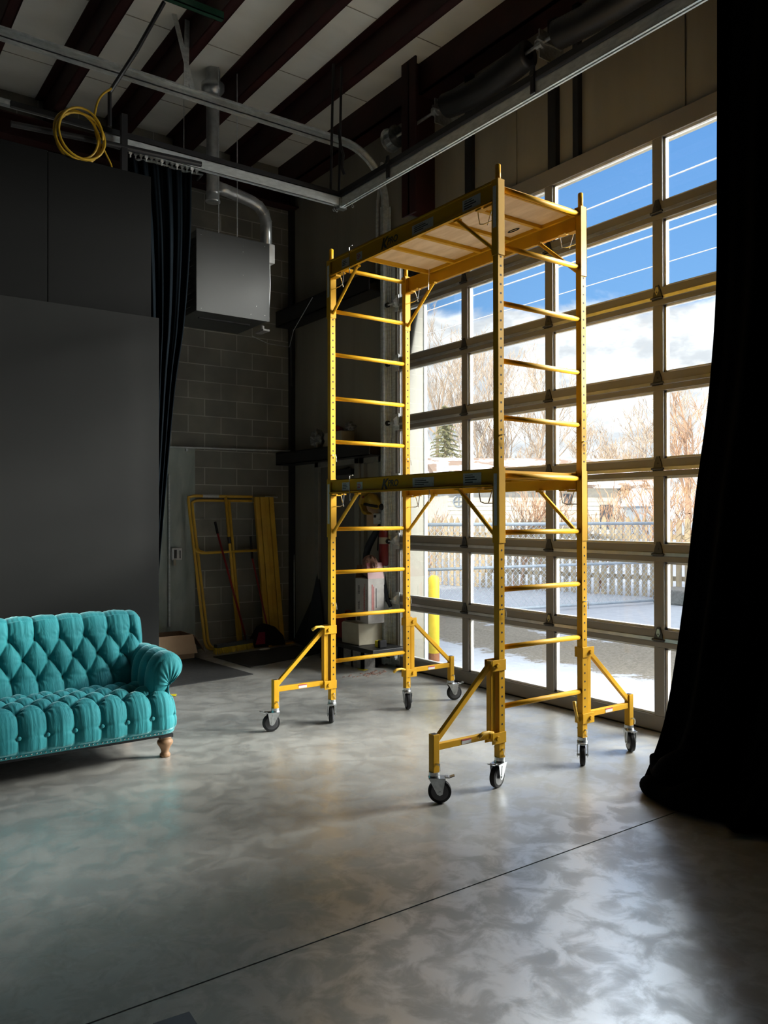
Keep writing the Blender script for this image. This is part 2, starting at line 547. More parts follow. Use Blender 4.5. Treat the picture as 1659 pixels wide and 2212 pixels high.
    def sphere(self, c, r, n=10, s=(1, 1, 1)):
        P = []
        for i in range(n + 1):
            t = math.pi * i / n
            P.append([(c[0] + s[0] * r * math.sin(t) * math.cos(2 * math.pi * j / (2 * n)), c[1] + s[1] * r * math.sin(t) * math.sin(2 * math.pi * j / (2 * n)), c[2] + s[2] * r * math.cos(t)) for j in range(2 * n)])
        return self.grid(P, closed_v=True)

    def build(self, name, m, parent=None, smooth=False, bevel=0.0, thick=0.0):
        A = np.array(self.v, dtype=float)
        if parent is None:
            o = Vector(((A[:, 0].min() + A[:, 0].max()) / 2, (A[:, 1].min() + A[:, 1].max()) / 2, A[:, 2].min()))
            loc = o
        else:
            o = ORG[parent.name]
            loc = Vector((0, 0, 0))
        A = A - np.array(o)
        me = bpy.data.meshes.new(name)
        me.from_pydata([tuple(p) for p in A], [], self.f)
        me.materials.append(m)
        if self.mark is not None:
            me.materials.append(self.mark[1])
            for k_, p in enumerate(me.polygons):
                if k_ >= self.mark[0]:
                    p.material_index = 1
        if smooth:
            for p in me.polygons:
                p.use_smooth = True
        me.update()
        ob = bpy.data.objects.new(name, me)
        col.objects.link(ob)
        ob.location = loc
        if parent is not None:
            ob.parent = parent
        ORG[ob.name] = Vector(o)
        if bevel:
            md = ob.modifiers.new('bevel', 'BEVEL')
            md.width = bevel
            md.segments = 2
            md.limit_method = 'ANGLE'
        if thick:
            md = ob.modifiers.new('thickness', 'SOLIDIFY')
            md.thickness = thick
        return ob


def tag(o, label=None, cat=None, group=None, kind=None):
    for k, v in (('label', label), ('category', cat), ('group', group), ('kind', kind)):
        if v:
            o[k] = v
    return o


def thing(name, loc, label, cat, group=None, kind=None):
    o = bpy.data.objects.new(name, None)
    col.objects.link(o)
    o.location = loc
    o.empty_display_size = 0.1
    ORG[o.name] = Vector(loc)
    return tag(o, label, cat, group, kind)


def struct(ob):
    ob['kind'] = 'structure'
    return ob


def text(body, size, loc, xdir, ydir, m, parent, name='lettering', bold=0.0, depth=0.0008, shear=0.0):
    cu = bpy.data.curves.new(name, 'FONT')
    cu.body = body
    cu.size = size
    cu.extrude = depth
    cu.offset = bold
    cu.shear = shear
    cu.align_x = 'CENTER'
    cu.align_y = 'CENTER'
    cu.materials.append(m)
    X, Y = Vector(xdir).normalized(), Vector(ydir).normalized()
    Zv = X.cross(Y)
    tmp = bpy.data.objects.new(name + '_tmp', cu)
    col.objects.link(tmp)
    dg = bpy.context.evaluated_depsgraph_get()
    me = bpy.data.meshes.new_from_object(tmp.evaluated_get(dg))
    bpy.data.objects.remove(tmp)
    R = Matrix(((X.x, Y.x, Zv.x, loc[0]), (X.y, Y.y, Zv.y, loc[1]), (X.z, Y.z, Zv.z, loc[2]), (0, 0, 0, 1)))
    if parent is not None:
        R = Matrix.Translation(-ORG[parent.name]) @ R
    me.transform(R)
    ob = bpy.data.objects.new(name, me)
    col.objects.link(ob)
    if parent is not None:
        ob.parent = parent
        ORG[ob.name] = ORG[parent.name]
    return ob


def rot(axis, deg, c):
    c = Vector(c)
    return Matrix.Translation(c) @ Matrix.Rotation(math.radians(deg), 4, axis) @ Matrix.Translation(-c)


random.seed(7)
# ------------------------------------------------------------------ room shell
WX = 5.04      # inner face of the wall with the big door
BY = 8.97      # inner face of the block wall
CZ = 5.95
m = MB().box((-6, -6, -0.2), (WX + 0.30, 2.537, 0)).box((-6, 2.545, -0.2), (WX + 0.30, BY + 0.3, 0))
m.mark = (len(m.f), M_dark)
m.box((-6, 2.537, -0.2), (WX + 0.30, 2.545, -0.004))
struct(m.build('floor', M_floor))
m = MB().box((-6, -6, CZ), (WX + 0.4, BY + 0.4, CZ + 0.3))
m.mark = (len(m.f), M_ins)
for k in range(12):          # taped seams between the insulation sheets
    y_ = -5.2 + 1.22 * k
    m.tube([(-6, y_, CZ + 0.001), (WX, y_, CZ + 0.001)], 0.006, 6)
struct(m.build('ceiling', M_ceil))
struct(MB().box((-6.3, BY, 0), (WX + 0.3, BY + 0.3, CZ)).build('wall_back', M_block))
m = MB().box((WX, 6.63, 0), (WX + 0.26, BY, CZ)).box((WX, 2.44, 4.38), (WX + 0.26, 6.63, CZ)).box((WX, -6, 0), (WX + 0.26, 2.44, CZ))
struct(m.build('wall_right', M_ins))
struct(MB().box((-6.3, -6, 0), (-6, BY, CZ)).build('wall_left', M_flatu))
struct(MB().box((-6.3, -6.3, 0), (WX + 0.26, -6, CZ)).build('wall_front', M_flatu))


def c_beam(p0, p1, h, fl, side, name, m, thick=0.012):
    """Z/C shaped beam running along y (p0->p1 top centre points); side = +-1 flange direction in x"""
    mb = MB()
    (x, y0, z), (x1, y1, z1) = p0, p1
    mb.box((x - thick / 2, y0, z - h), (x + thick / 2, y1, z))
    mb.box((min(x, x + side * fl), y0, z - h), (max(x, x + side * fl), y1, z - h + thick))
    mb.box((min(x, x - side * fl), y0, z - thick), (max(x, x - side * fl), y1, z))
    mb.box((x + side * fl - thick / 2, y0, z - h), (x + side * fl + thick / 2, y1, z - h + 0.03))
    return struct(mb.build(name, m))


for i, px in enumerate((-5.2, -4.47, -3.74, -3.01, -2.28, -1.55, -0.82, -0.09, 0.62, 1.33, 2.05, 2.77, 3.47, 4.19)):
    c_beam((px, -6, CZ), (px, BY, CZ), 0.26, 0.085, 1, 'ceiling_purlin', M_maroon)
# eave strut over the big door and the deep beam against the block wall
struct(MB().box((4.84, -6, CZ - 0.30), (4.87, BY, CZ)).box((4.84, -6, CZ - 0.30), (5.04, BY, CZ - 0.285)).build('trim_1', M_maroon))
struct(MB().box((-6, BY - 0.02, 5.43), (5.04, BY, 5.66)).box((-6, BY - 0.17, 5.43), (5.04, BY, 5.445)).box((-6, BY - 0.17, 5.645), (5.04, BY, 5.66)).build('trim_2', M_maroon))
# wall girts (dark horizontal channels) behind the door jamb
for k, (z0, z1) in enumerate(((2.20, 2.35), (3.93, 4.12))):
    g = MB().box((4.80, 6.92, z0), (4.812, BY, z1)).box((4.80, 6.92, z1 - 0.01), (WX, BY, z1)).box((4.80, 6.92, z0), (WX, BY, z0 + 0.01))
    struct(g.build('trim_%d' % (3 + k), M_blk))
# red steel column above the door's far corner, dark corner post
struct(MB().box((4.72, 6.02, 4.46), (4.74, 6.24, CZ)).box((4.72, 6.12, 4.46), (WX, 6.14, CZ)).build('trim_5', M_maroon))
struct(MB().box((4.98, BY - 0.07, 0), (WX, BY, CZ)).build('trim_6', M_blk))
# vertical studs over the door
for k, (y, w) in enumerate(((5.58, 0.09), (4.55, 0.09), (4.30, 0.06), (3.35, 0.02), (5.0, 0.015))):
    struct(MB().box((WX - (0.05 if w > .03 else .012), y - w / 2, 4.40), (WX, y + w / 2, CZ - 0.3)).build('trim_%d' % (7 + k), M_blk if w > .03 else M_ins, bevel=0.004))
# painted steel jamb beside the door, casing strip
struct(MB().box((4.99, 6.715, 0), (WX, 6.86, 4.5)).build('trim_12', M_galv))
# outside
struct(MB().box((WX + 0.30, -60, -0.25), (160, 160, -0.03)).build('ground', M_ground))
mb = MB().box((WX + 0.26, 6.99, -0.03), (5.56, 9.27, 6.2))
for k in range(9):
    mb.box((5.31 + k * 0.028, 6.978, -0.03), (5.316 + k * 0.028, 6.99, 6.2))
struct(mb.build('wall_exterior', M_ext))
struct(MB().box((WX + 0.26, 6.62, -0.03), (WX + 0.30, 6.99, 4.5)).build('trim_13', M_ext))
struct(MB().box((-6.6, -6.6, CZ + 0.3), (5.75, BY + 0.6, CZ + 0.42)).build('roof', M_snow))
# block wall: painted board at the left
struct(MB().box((3.0, BY - 0.02, 0), (3.726, BY, 2.36)).build('trim_14', M_gboard))

# ------------------------------------------------------------------ sectional glass door
ST = [2.50, 3.54, 4.585, 5.63, 6.71]
ZJ = [0.0, 0.655, 1.268, 1.882, 2.497, 3.111, 3.728, 4.42]
DX0, DX1 = 4.985, 5.035
door = thing('door_1', (5.01, 4.58, 0), None, None, kind='structure')
for k in range(7):
    z0, z1 = ZJ[k] + 0.003, ZJ[k + 1] - 0.003
    bot = 0.115 if k == 0 else 0.080
    top = 0.14 if k == 6 else 0.040
    mb = MB()
    mb.box((DX0, ST[0], z0), (DX1, ST[-1], z0 + bot)).box((DX0, ST[0], z1 - top), (DX1, ST[-1], z1))
    for s in ST:
        mb.box((DX0 + 0.0005, max(s - 0.041, ST[0]), z0 + bot), (DX1, min(s + 0.041, ST[-1]), z1 - top))
    sec = mb.build('door_section', M_frame, door, bevel=0.003)
    if k > 0:
        MB().box((DX0 - 0.006, ST[0], z0 - 0.004), (DX0 + 0.004, ST[-1], z0 + 0.020)).build('joint_strip', M_sill, sec)
    else:
        MB().box((DX0, ST[0], -0.0), (DX1, ST[-1], 0.012)).build('rubber_seal', M_rub, sec)
    for i in range(4):
        a, c = ST[i] + 0.041, ST[i + 1] - 0.041
        if i == 0:
            a += 0.03
        zb, zt = z0 + bot, z1 - top
        gb = MB()
        gb.box((DX1 - 0.028, a, zb), (DX1 + 0.004, a + 0.016, zt)).box((DX1 - 0.028, c - 0.016, zb), (DX1 + 0.004, c, zt))
        gb.box((DX1 - 0.028, a, zb), (DX1 + 0.004, c, zb + 0.016)).box((DX1 - 0.028, a, zt - 0.016), (DX1 + 0.004, c, zt))
        gb.build('glazing_bead', M_bead, sec)
        MB().box((DX1 - 0.008, a + 0.012, zb + 0.012), (DX1 - 0.004, c - 0.012, zt - 0.012)).build('glass_pane', M_glass, sec)
    # hinges at the joint above this section
    if k < 6:
        zj = ZJ[k + 1]
        for j, s in enumerate(ST[1:4]):
            hb = MB()
            hb.box((DX0 - 0.006, s - 0.045, zj - 0.005), (DX0, s + 0.045, zj + 0.022))
            hb.cyl((DX0 - 0.012, s - 0.05, zj + 0.010), (DX0 - 0.012, s + 0.05, zj + 0.010), 0.008, 10)
            hb.prism([(-0.035, 0.02), (0.035, 0.02), (0.03, 0.05), (0.012, 0.10), (-0.012, 0.10), (-0.03, 0.05)],
                     lambda a2, b2, s=s, zj=zj: (DX0, s + a2, zj + b2), lambda a2, b2, s=s, zj=zj: (DX0 - 0.009, s + a2, zj + b2))
            hb.cyl((DX0 - 0.009, s, zj + 0.05), (DX0 - 0.013, s, zj + 0.05), 0.006, 8)
            hg = hb.build('hinge', M_hinge, sec)
            sc_ = {(0, 0): M_mint, (0, 1): M_tape2, (4, 0): M_tape2}.get((k, j))
            if sc_:
                MB().prism([(0, 0.028), (0.017, 0.058), (0.008, 0.088), (-0.008, 0.088), (-0.017, 0.058)],
                           lambda a2, b2, s=s, zj=zj: (DX0 - 0.0095, s + a2, zj + b2), lambda a2, b2, s=s, zj=zj: (DX0 - 0.012, s + a2, zj + b2)).build('warning_tag', sc_, sec)
# roller hinges at the far edge
for k in range(7):
    zj = ZJ[k] if k else 0.08
    hb = MB()
    hb.box((DX0 - 0.006, 6.64, zj - 0.05), (DX0, 6.70, zj + 0.12))
    hb.prism([(6.64, -0.01), (6.68, -0.01), (6.70, 0.04), (6.68, 0.10), (6.665, 0.10)],
             lambda a2, b2, zj=zj: (DX0 - 0.006, a2, zj + b2), lambda a2, b2, zj=zj: (DX0 - 0.05, a2 + 0.01, zj + b2 * 0.5 + 0.01))
    hb.cyl((DX0 - 0.05, 6.65, zj + 0.03), (DX0 - 0.05, 6.78, zj + 0.03), 0.009, 10)
    hb.build('roller_hinge', M_galv, door)
    MB().cyl((DX0 - 0.05, 6.76, zj + 0.03), (DX0 - 0.05, 6.785, zj + 0.03), 0.026, 16).build('roller', M_rub, door)

# tracks for the sectional door (far side) : vertical rail, curve, horizontal rail into the room
trk = thing('overhead_door_track', (4.93, 6.81, 0), 'galvanized rail rising beside the glass door, curving and running left under the ceiling', 'door track')


def track_profile(path, normals, w=0.075, d=0.035):
    """c-channel following a path in the x-z plane at y=6.67"""
    mb = MB()
    rows = []
    prof = [(-w / 2, -d / 2), (w / 2, -d / 2), (w / 2, d / 2), (w / 2 - 0.012, d / 2), (w / 2 - 0.012, -d / 2 + 0.006), (-w / 2 + 0.012, -d / 2 + 0.006), (-w / 2 + 0.012, d / 2), (-w / 2, d / 2)]
    for (x, z), (nx, nz) in zip(path, normals):
        rows.append([(x + nx * a, 6.81 - b2, z + nz * a) for a, b2 in prof])
    mb.grid(rows, closed_v=True)
    return mb


path, nrm = [], []
path += [(4.935, 0.02), (4.935, 4.82)]
nrm += [(1, 0), (1, 0)]
R = 0.52
for i in range(1, 13):
    a = math.pi / 2 * i / 12
    path.append((4.935 - R + R * math.cos(a), 4.82 + R * math.sin(a)))
    nrm.append((math.cos(a), math.sin(a)))
path.append((-3.0, 4.82 + R))
nrm.append((0, 1))
track_profile(path, nrm).build('rail', M_galv, trk, smooth=False)
# second angle stiffener under the horizontal part, with a bright lip
MB().box((-3.0, 6.785, 5.285), (4.35, 6.820, 5.292)).box((-3.0, 6.785, 5.25), (4.35, 6.788, 5.292)).build('stiffener_angle', M_galv, trk)
MB().box((4.975, 6.775, 0.02), (4.985, 6.85, 4.8)).box((4.90, 6.845, 0.02), (4.985, 6.851, 4.8)).build('jamb_angle', M_galv, trk)
MB().cyl((4.965, 6.855, 0.02), (4.965, 6.855, 4.15), 0.008, 8).build('edge_strip', M_bead, trk)
for (a, c) in (((2.74, 6.78, 5.36), (2.74, 6.75, 5.95)), ((2.80, 6.78, 5.36), (2.62, 6.75, 5.95))):
    mb = MB().bar(a, c, 0.045, 0.005, (0, 1, 0))
    for i in range(1, 14):
        p = Vector(a).lerp(Vector(c), i / 14)
        mb.cyl(p + Vector((0, -0.008, 0)), p + Vector((0, 0.008, 0)), 0.006, 6)
    mb.build('perforated_hanger', M_galv, trk)

# torsion shaft with springs above the door
sh = thing('torsion_spring_assembly', (4.78, 4.6, 5.05), 'black torsion springs on a shaft above the big glass door', 'door spring')
MB().cyl((4.78, -0.5, 5.335), (4.78, 6.62, 5.335), 0.014, 12).build('shaft', M_zinc, sh)
for (y0, y1) in ((4.62, 5.66), (2.9, 4.32), (1.0, 2.6)):
    n = 46
    rows = []
    for i in range(n * 2 + 1):
        y = y0 + (y1 - y0) * i / (2 * n)
        sag = -0.05 * math.sin(math.pi * i / (2 * n))
        rr = 0.112 if i % 2 else 0.104
        if i in (0, 2 * n):
            rr = 0.05
        rows.append([(4.80 + rr * math.cos(t * math.pi / 10), y, 5.335 + sag + rr * math.sin(t * math.pi / 10)) for t in range(20)])
    MB().grid(rows, closed_v=True).build('spring', M_blk, sh, smooth=True)
for y in (5.78, 4.47, 2.75):
    mb = MB().box((4.76, y - 0.006, 5.22), (WX - 0.001, y + 0.006, 5.45)).cyl((4.78, y - 0.03, 5.335), (4.78, y + 0.03, 5.335), 0.045, 14)
    mb.box((4.70, y - 0.05, 5.325), (4.98, y - 0.03, 5.35))
    mb.build('bearing_bracket', M_zinc, sh)
MB().lathe([(0.05, -0.06), (0.11, -0.06), (0.085, -0.045), (0.09, 0.0), (0.095, 0.045), (0.12, 0.06), (0.05, 0.07)], (4.78, 6.45, 5.335), 24, 'y').build('cable_drum', M_zinc, sh)

# ------------------------------------------------------------------ personnel door on the same wall
d2 = thing('door_2', (5.0, 7.86, 0), None, None, kind='structure')
mb = MB().box((4.965, 8.22, 0), (WX, 8.31, 2.25)).box((4.965, 7.36, 0), (WX, 7.45, 2.25)).box((4.965, 7.36, 2.14), (WX, 8.31, 2.25))
mb.build('door_frame', M_doorf, d2, bevel=0.004)
leaf = MB().box((5.0, 7.45, 0.01), (WX, 8.22, 2.14)).build('door_leaf', M_door, d2)
MB().box((4.955, 7.5, 2.03), (5.0, 7.95, 2.09)).bar((4.97, 7.9, 2.06), (4.96, 7.55, 2.11), 0.02, 0.012).build('door_closer', M_blk, leaf)
struct(MB().box((4.99, 6.95, 0), (WX, 7.02, 2.2)).box((4.99, 7.30, 0), (WX, 7.355, 2.2)).box((4.99, 6.95, 2.14), (WX, 7.355, 2.2)).build('trim_15', M_doorf))

# ------------------------------------------------------------------ scaffold tower
sc = thing('scaffold_tower', (3.618, 4.29, 0), 'tall yellow rolling scaffold tower with two decks standing by the glass door', 'scaffold')
PX = (3.26, 3.975)
PY = (3.385, 5.200)
RZ_LO = (0.455, 0.795, 1.13, 1.46)
RZ_UP = (1.79, 2.125, 2.455, 2.79, 3.12, 3.455)
HOLE = 0.0525
for yi, y in enumerate(PY):
    outd = -1 if yi == 0 else 1
    for lvl, (z0, z1, rz) in enumerate(((0.165, 1.80, RZ_LO), (1.805, 3.50, RZ_UP))):
        mb = MB()
        for x in PX:
            mb.box((x - 0.0215, y - 0.0215, z0), (x + 0.0215, y + 0.0215, z1))
        mb.mark = (len(mb.f), M_dark)
        for x in PX:
            z = z0 + 0.09
            while z < z1 - 0.05:
                mb.cyl((x, y - 0.0222, z), (x, y - 0.0205, z), 0.0065, 8)
                mb.cyl((x, y + 0.0205, z), (x, y + 0.0222, z), 0.0065, 8)
                z += HOLE
        fr_ = mb.build('end_frame', M_yel, sc)
        for z in rz:
            MB().cyl((PX[0] + 0.02, y, z), (PX[1] - 0.02, y, z), 0.0155, 14).build('rung', M_yel, fr_, smooth=True)
        if lvl == 1:
            for x in PX:
                MB().cyl((x, y, z1 - 0.02), (x, y, 3.585), 0.0165, 14).sphere((x, y, 3.585), 0.0165, 6, (1, 1, 0.6)).build('coupling_pin', M_yel, fr_, smooth=True)
    # pigtail lock pins
    for x in PX:
        for z in ((2.02, 0.90 if yi else 1.02) if True else ()):
            mb = MB().cyl((x - 0.01, y - 0.036, z), (x - 0.01, y + 0.03, z), 0.005, 8)
            mb.tube([(x - 0.01, y - 0.036, z), (x + 0.01, y - 0.04, z + 0.004), (x + 0.02, y - 0.036, z - 0.02), (x + 0.026, y - 0.03, z - 0.05)], 0.0022, 6)
            mb.build('lock_pin', M_pin, sc)
# side beams with end sleeves and braces
for lvl, (zb, zt) in enumerate(((1.725, 1.83), (3.375, 3.492))):
    for si, x in enumerate(PX):
        o = -1 if si == 0 else 1            # outward direction
        xw = x + o * 0.010                  # web
        mb = MB()
        mb.box((xw - 0.002, PY[0] + 0.02, zb), (xw + 0.002, PY[1] - 0.02, zt))
        mb.box((xw, PY[0] + 0.02, zt - 0.004), (xw + o * 0.026, PY[1] - 0.02, zt))
        mb.box((xw, PY[0] + 0.02, zb), (xw + o * 0.026, PY[1] - 0.02, zb + 0.004))
        mb.box((xw + o * 0.023, PY[0] + 0.02, zt - 0.016), (xw + o * 0.026, PY[1] - 0.02, zt))
        mb.box((xw + o * 0.023, PY[0] + 0.02, zb), (xw + o * 0.026, PY[1] - 0.02, zb + 0.012))
        beam = mb.build('side_beam', M_yel, sc)
        zs = zt - 0.43
        for yi, y in enumerate(PY):
            d = 1 if yi == 0 else -1
            sm = MB()
            sm.box((x - 0.026, y - 0.0265, zs), (x + 0.026, y - 0.0225, zt + 0.008))
            sm.box((x - 0.026, y + 0.0225, zb - 0.01), (x + 0.026, y + 0.0265, zt + 0.008))
            sm.box((x + o * 0.0225, y - 0.0265, zs), (x + o * 0.0265, y + 0.0265, zt + 0.008))
            sm.build('end_sleeve', M_yel, beam)
            br = MB().tube([(x, y + d * 0.36, zb + 0.002), (x, y + d * 0.335, zb - 0.018), (x, y + d * 0.022, zs + 0.035)], 0.0125, 10)
            br.box((x - 0.013, y + d * 0.33, zb - 0.012), (x + 0.013, y + d * 0.38, zb + 0.002))
            br.build('diagonal_brace', M_yel, beam, smooth=False)
            mb = MB().box((x - 0.022, y + d * 0.025, zb - 0.016), (x + 0.022, y + d * 0.10, zb - 0.003))
            mb.box((x - 0.022, y + d * 0.12, zb - 0.010), (x + 0.022, y + d * 0.17, zb - 0.001))
            mb.build('latch_plate', M_yel, beam)
            w = MB().tube([(x, y + d * 0.005, zb - 0.095), (x, y + d * 0.12, zb - 0.095), (x, y + d * 0.155, zb - 0.085), (x, y + d * 0.165, zb - 0.045), (x, y + d * 0.172, zb)], 0.0035, 6)
            w.tube([(x + 0.03, y + d * 0.05, zb - 0.012), (x + 0.03, y + d * 0.085, zb - 0.012), (x + 0.03, y + d * 0.12, zb - 0.095)], 0.0035, 6)
            w.build('spring_latch', M_pin, beam)
        # stickers on the web (outer face)
        if si == 0:
            zc = (zb + zt) / 2 - 0.002
            xs = xw - 0.0035
            for (yc, w_, h_) in ((4.985, 0.095, 0.062), (4.80, 0.07, 0.055), (4.07, 0.22, 0.062), (3.60, 0.16, 0.075)):
                stk = MB().box((xs, yc - w_ / 2, zc - h_ / 2), (xs + 0.001, yc + w_ / 2, zc + h_ / 2)).build('sticker', M_tag, beam)
                pr = MB()
                for r_ in range(4):
                    zz = zc + h_ * (0.32 - 0.2 * r_)
                    pr.box((xs - 0.0006, yc + w_ * 0.4, zz), (xs, yc + w_ * (0.4 - 0.8 * (0.55 + 0.4 * ((r_ * 7) % 3) / 3)), zz + h_ * (0.10 if r_ else 0.05)))
                pr.build('sticker_print', M_tagl if w_ != 0.07 else M_red, beam)
            text('K', 0.105, (xs, 4.50, zc), (0, -1, 0), (0, 0, 1), M_tagl, beam, bold=0.003, shear=0.35)
            text('PRO', 0.062, (xs, 4.40, zc + 0.004), (0, -1, 0), (0, 0, 1), M_tagl, beam, bold=0.001, shear=0.2)
    # wire toggles over the outer beam
    for y in (4.86,):
        w = MB().tube([(PX[0] - 0.045, y - 0.02, zt + 0.022), (PX[0] - 0.045, y + 0.025, zt + 0.020), (PX[0] - 0.042, y + 0.028, zt - 0.02), (PX[0] - 0.040, y + 0.028, zb - 0.055)], 0.0035, 6)
        w.build('toggle_pin', M_pin, sc)
        w = MB().tube([(PX[1] - 0.045, y - 0.02, zt + 0.006), (PX[1] - 0.042, y, zb - 0.06)], 0.0035, 6)
        w.build('toggle_pin', M_pin, sc)
    # deck
    zd = zt - 0.02
    dk = MB().box((PX[0] + 0.016, 3.41, zd), (PX[1] - 0.016, 4.88, zd + 0.012)).build('deck_board', M_ply, sc)
    dr = MB()
    dr.box((PX[0] + 0.012, 4.868, zd - 0.03), (PX[1] - 0.012, 4.885, zd + 0.012))
    dr.box((PX[0] + 0.012, 3.40, zd - 0.03), (PX[1] - 0.012, 3.415, zd + 0.012))
    dr.box((PX[0] + 0.012, 3.40, zd - 0.022), (PX[0] + 0.030, 4.885, zd))
    dr.box((PX[1] - 0.030, 3.40, zd - 0.022), (PX[1] - 0.012, 4.885, zd))
    dr.build('deck_rim', M_yel, dk)
    for k in range(1, 5):
        y = 3.41 + 0.292 * k
        MB().box((PX[0] + 0.03, y - 0.014, zd - 0.022), (PX[1] - 0.03, y + 0.014, zd)).build('cross_bar', M_yel, dk)
    MB().tube([(3.86 + 0.012 * math.sin(a * math.pi / 8), 3.86 + 0.05 * math.cos(a * math.pi / 8), zd - 0.002) for a in range(16)], 0.004, 6, closed=True).build('hand_hole_edge', M_dark, dk)

# sticker strips on the near face of the posts
for (z0, z1) in ((1.50, 1.80), (3.22, 3.46)):
    for y in PY:
        MB().box((PX[0] - 0.0285, y - 0.014, z0), (PX[0] - 0.027, y + 0.014, z1)).build('post_sticker', M_tag, sc)

# outriggers
for yi, y in enumerate(PY):
    for si, x in enumerate(PX):
        o = -1 if si == 0 else 1
        xo = x + o * 0.478
        yy = y + 0.012
        xi = x + o * 0.056
        mb = MB()
        mb.box((xi - 0.019, yy - 0.019, 0.265), (xi + 0.019, yy + 0.019, 0.725))
        mb.box((xo - 0.021, yy - 0.021, 0.165), (xo + 0.021, yy + 0.021, 0.372))
        mb.bar((xi + o * 0.019, yy, 0.30), (xo - o * 0.02, yy, 0.30), 0.028, 0.036)
        mb.bar((xi + o * 0.012, yy, 0.70), (xo - o * 0.012, yy, 0.335), 0.026, 0.030)
        og = mb.build('outrigger', M_yel, sc, bevel=0.003)
        MB().box((xo - 0.0165, yy - 0.0165, 0.3715), (xo + 0.0165, yy + 0.0165, 0.3728)).build('tube_opening', M_dark, og)
        for z in (0.70, 0.285):
            cb_ = MB().box((min(x, xi) - 0.026, yy - 0.040, z - 0.032), (max(x, xi) + 0.026, yy - 0.034, z + 0.032))
            cb_.box((x - o * 0.0265, yy - 0.040, z - 0.032), (x - o * 0.0225, yy + 0.026, z + 0.032))
            cb_.box((min(x, xi) - 0.026, yy + 0.020, z - 0.032), (max(x, xi) + 0.026, yy + 0.026, z + 0.032))
            cb_.cyl((xi - o * 0.012, yy - 0.052, z), (xi - o * 0.012, yy - 0.040, z), 0.014, 12)
            cb_.build('clamp', M_yel, og, bevel=0.002)
        z = 0.70 if (yi == 1 and si == 0) else 0.30
        hs = -1
        hx = min(x, xi) - 0.01
        if si == 1:
            hx = x - 0.03
        if yi == 0 and si == 1:
            pts = [(hx, yy - 0.01, z - 0.03), (hx - 0.03, yy - 0.015, z + 0.02), (hx - 0.045, yy - 0.015, z + 0.07), (hx - 0.048, yy - 0.015, z + 0.10)]
        else:
            pts = [(hx, yy - 0.03, z + 0.018), (hx - 0.04, yy - 0.035, z + 0.03), (hx - 0.085, yy - 0.035, z + 0.03), (hx - 0.12, yy - 0.035, z + 0.012)]
        MB().tube(pts, [0.008, 0.009, 0.010, 0.012], 8).build('clamp_handle', M_yeld, og, smooth=True)
        # label sticker on the horizontal bar
        MB().box((xi + o * 0.20 - 0.035, yy - 0.0155, 0.287), (xi + o * 0.20 + 0.035, yy - 0.0143, 0.313)).build('label', M_white, og)
        MB().box((xi + o * 0.20 - 0.035, yy - 0.0162, 0.306), (xi + o * 0.20 + 0.035, yy - 0.0150, 0.313)).build('label_band', M_red, og)
        for xx in (x, xo):
            MB().cyl((xx, yy - 0.045, 0.215), (xx, yy + 0.03, 0.215), 0.006, 8).tube([(xx, yy - 0.045, 0.215), (xx + 0.006, yy - 0.042, 0.20), (xx + 0.012, yy - 0.036, 0.178)], 0.0025, 6).build('caster_pin', M_pin, og)


def caster(x, y, ang):
    """five inch swivel caster under a post; ang = trail direction in the world x-y plane"""
    M = Matrix.Translation((x, y, 0)) @ Matrix.Rotation(math.radians(ang), 4, 'Z')
    R_ = 0.0635
    tx = 0.030
    mb = MB()
    mb.M = M
    mb.cyl((0, 0, 0.150), (0, 0, 0.168), 0.030, 20).cyl((0, 0, 0.140), (0, 0, 0.150), 0.034, 20, 0.030)
    mb.box((-0.03, -0.030, 0.134), (0.062, 0.030, 0.139))
    for s in (-1, 1):
        mb.prism([(-0.030, 0.139), (0.060, 0.139), (0.045, 0.055), (tx, 0.046), (0.014, 0.055)],
                 lambda a, b2, s=s: (a, s * 0.0285, b2), lambda a, b2, s=s: (a, s * 0.0315, b2))
        mb.bar((0.024, s * 0.0325, 0.125), (0.030, s * 0.0325, 0.075), 0.003, 0.007, (1, 0, 0))
    mb.cyl((tx, -0.036, R_), (tx, 0.036, R_), 0.007, 10)
    cs = mb.build('caster', M_zinc, sc)
    w = MB()
    w.M = M
    w.lathe([(0.030, -0.0165), (0.052, -0.0165), (R_ - 0.003, -0.0150), (R_, -0.009), (R_, 0.009), (R_ - 0.003, 0.0150), (0.052, 0.0165), (0.030, 0.0165)], (tx, 0, R_), 40, 'y')
    w.build('wheel', M_rub, cs, smooth=False)
    h = MB()
    h.M = M
    h.lathe([(0.012, -0.019), (0.034, -0.018), (0.046, -0.0175), (0.047, -0.0168), (0.047, 0.0168), (0.046, 0.0175), (0.034, 0.018), (0.012, 0.019)], (tx, 0, R_), 32, 'y')
    h.build('wheel_hub', M_hub, cs)
    p = MB()
    p.M = M
    p.box((0.058, -0.014, 0.1345), (0.085, 0.014, 0.142)).bar((0.083, 0, 0.139), (0.112, 0, 0.150), 0.034, 0.005).box((0.06, -0.02, 0.139), (0.078, 0.02, 0.1445))
    p.build('brake_pedal', M_zinc, cs, bevel=0.002)
    return cs


for (x, y, a) in ((3.26, 3.385, 196), (2.782, 3.397, -38), (3.975, 3.385, 222), (4.453, 3.397, 236),
                  (3.26, 5.200, 232), (2.782, 5.212, 165), (3.975, 5.200, 246), (4.453, 5.212, -22)):
    caster(x, y, a)

# ------------------------------------------------------------------ sofa
SX0, SX1 = -0.22, 1.93
sofa = thing('sofa', (0.86, 5.43, 0), 'teal velvet button-tufted sofa with a rolled arm standing before the dark boards', 'sofa')


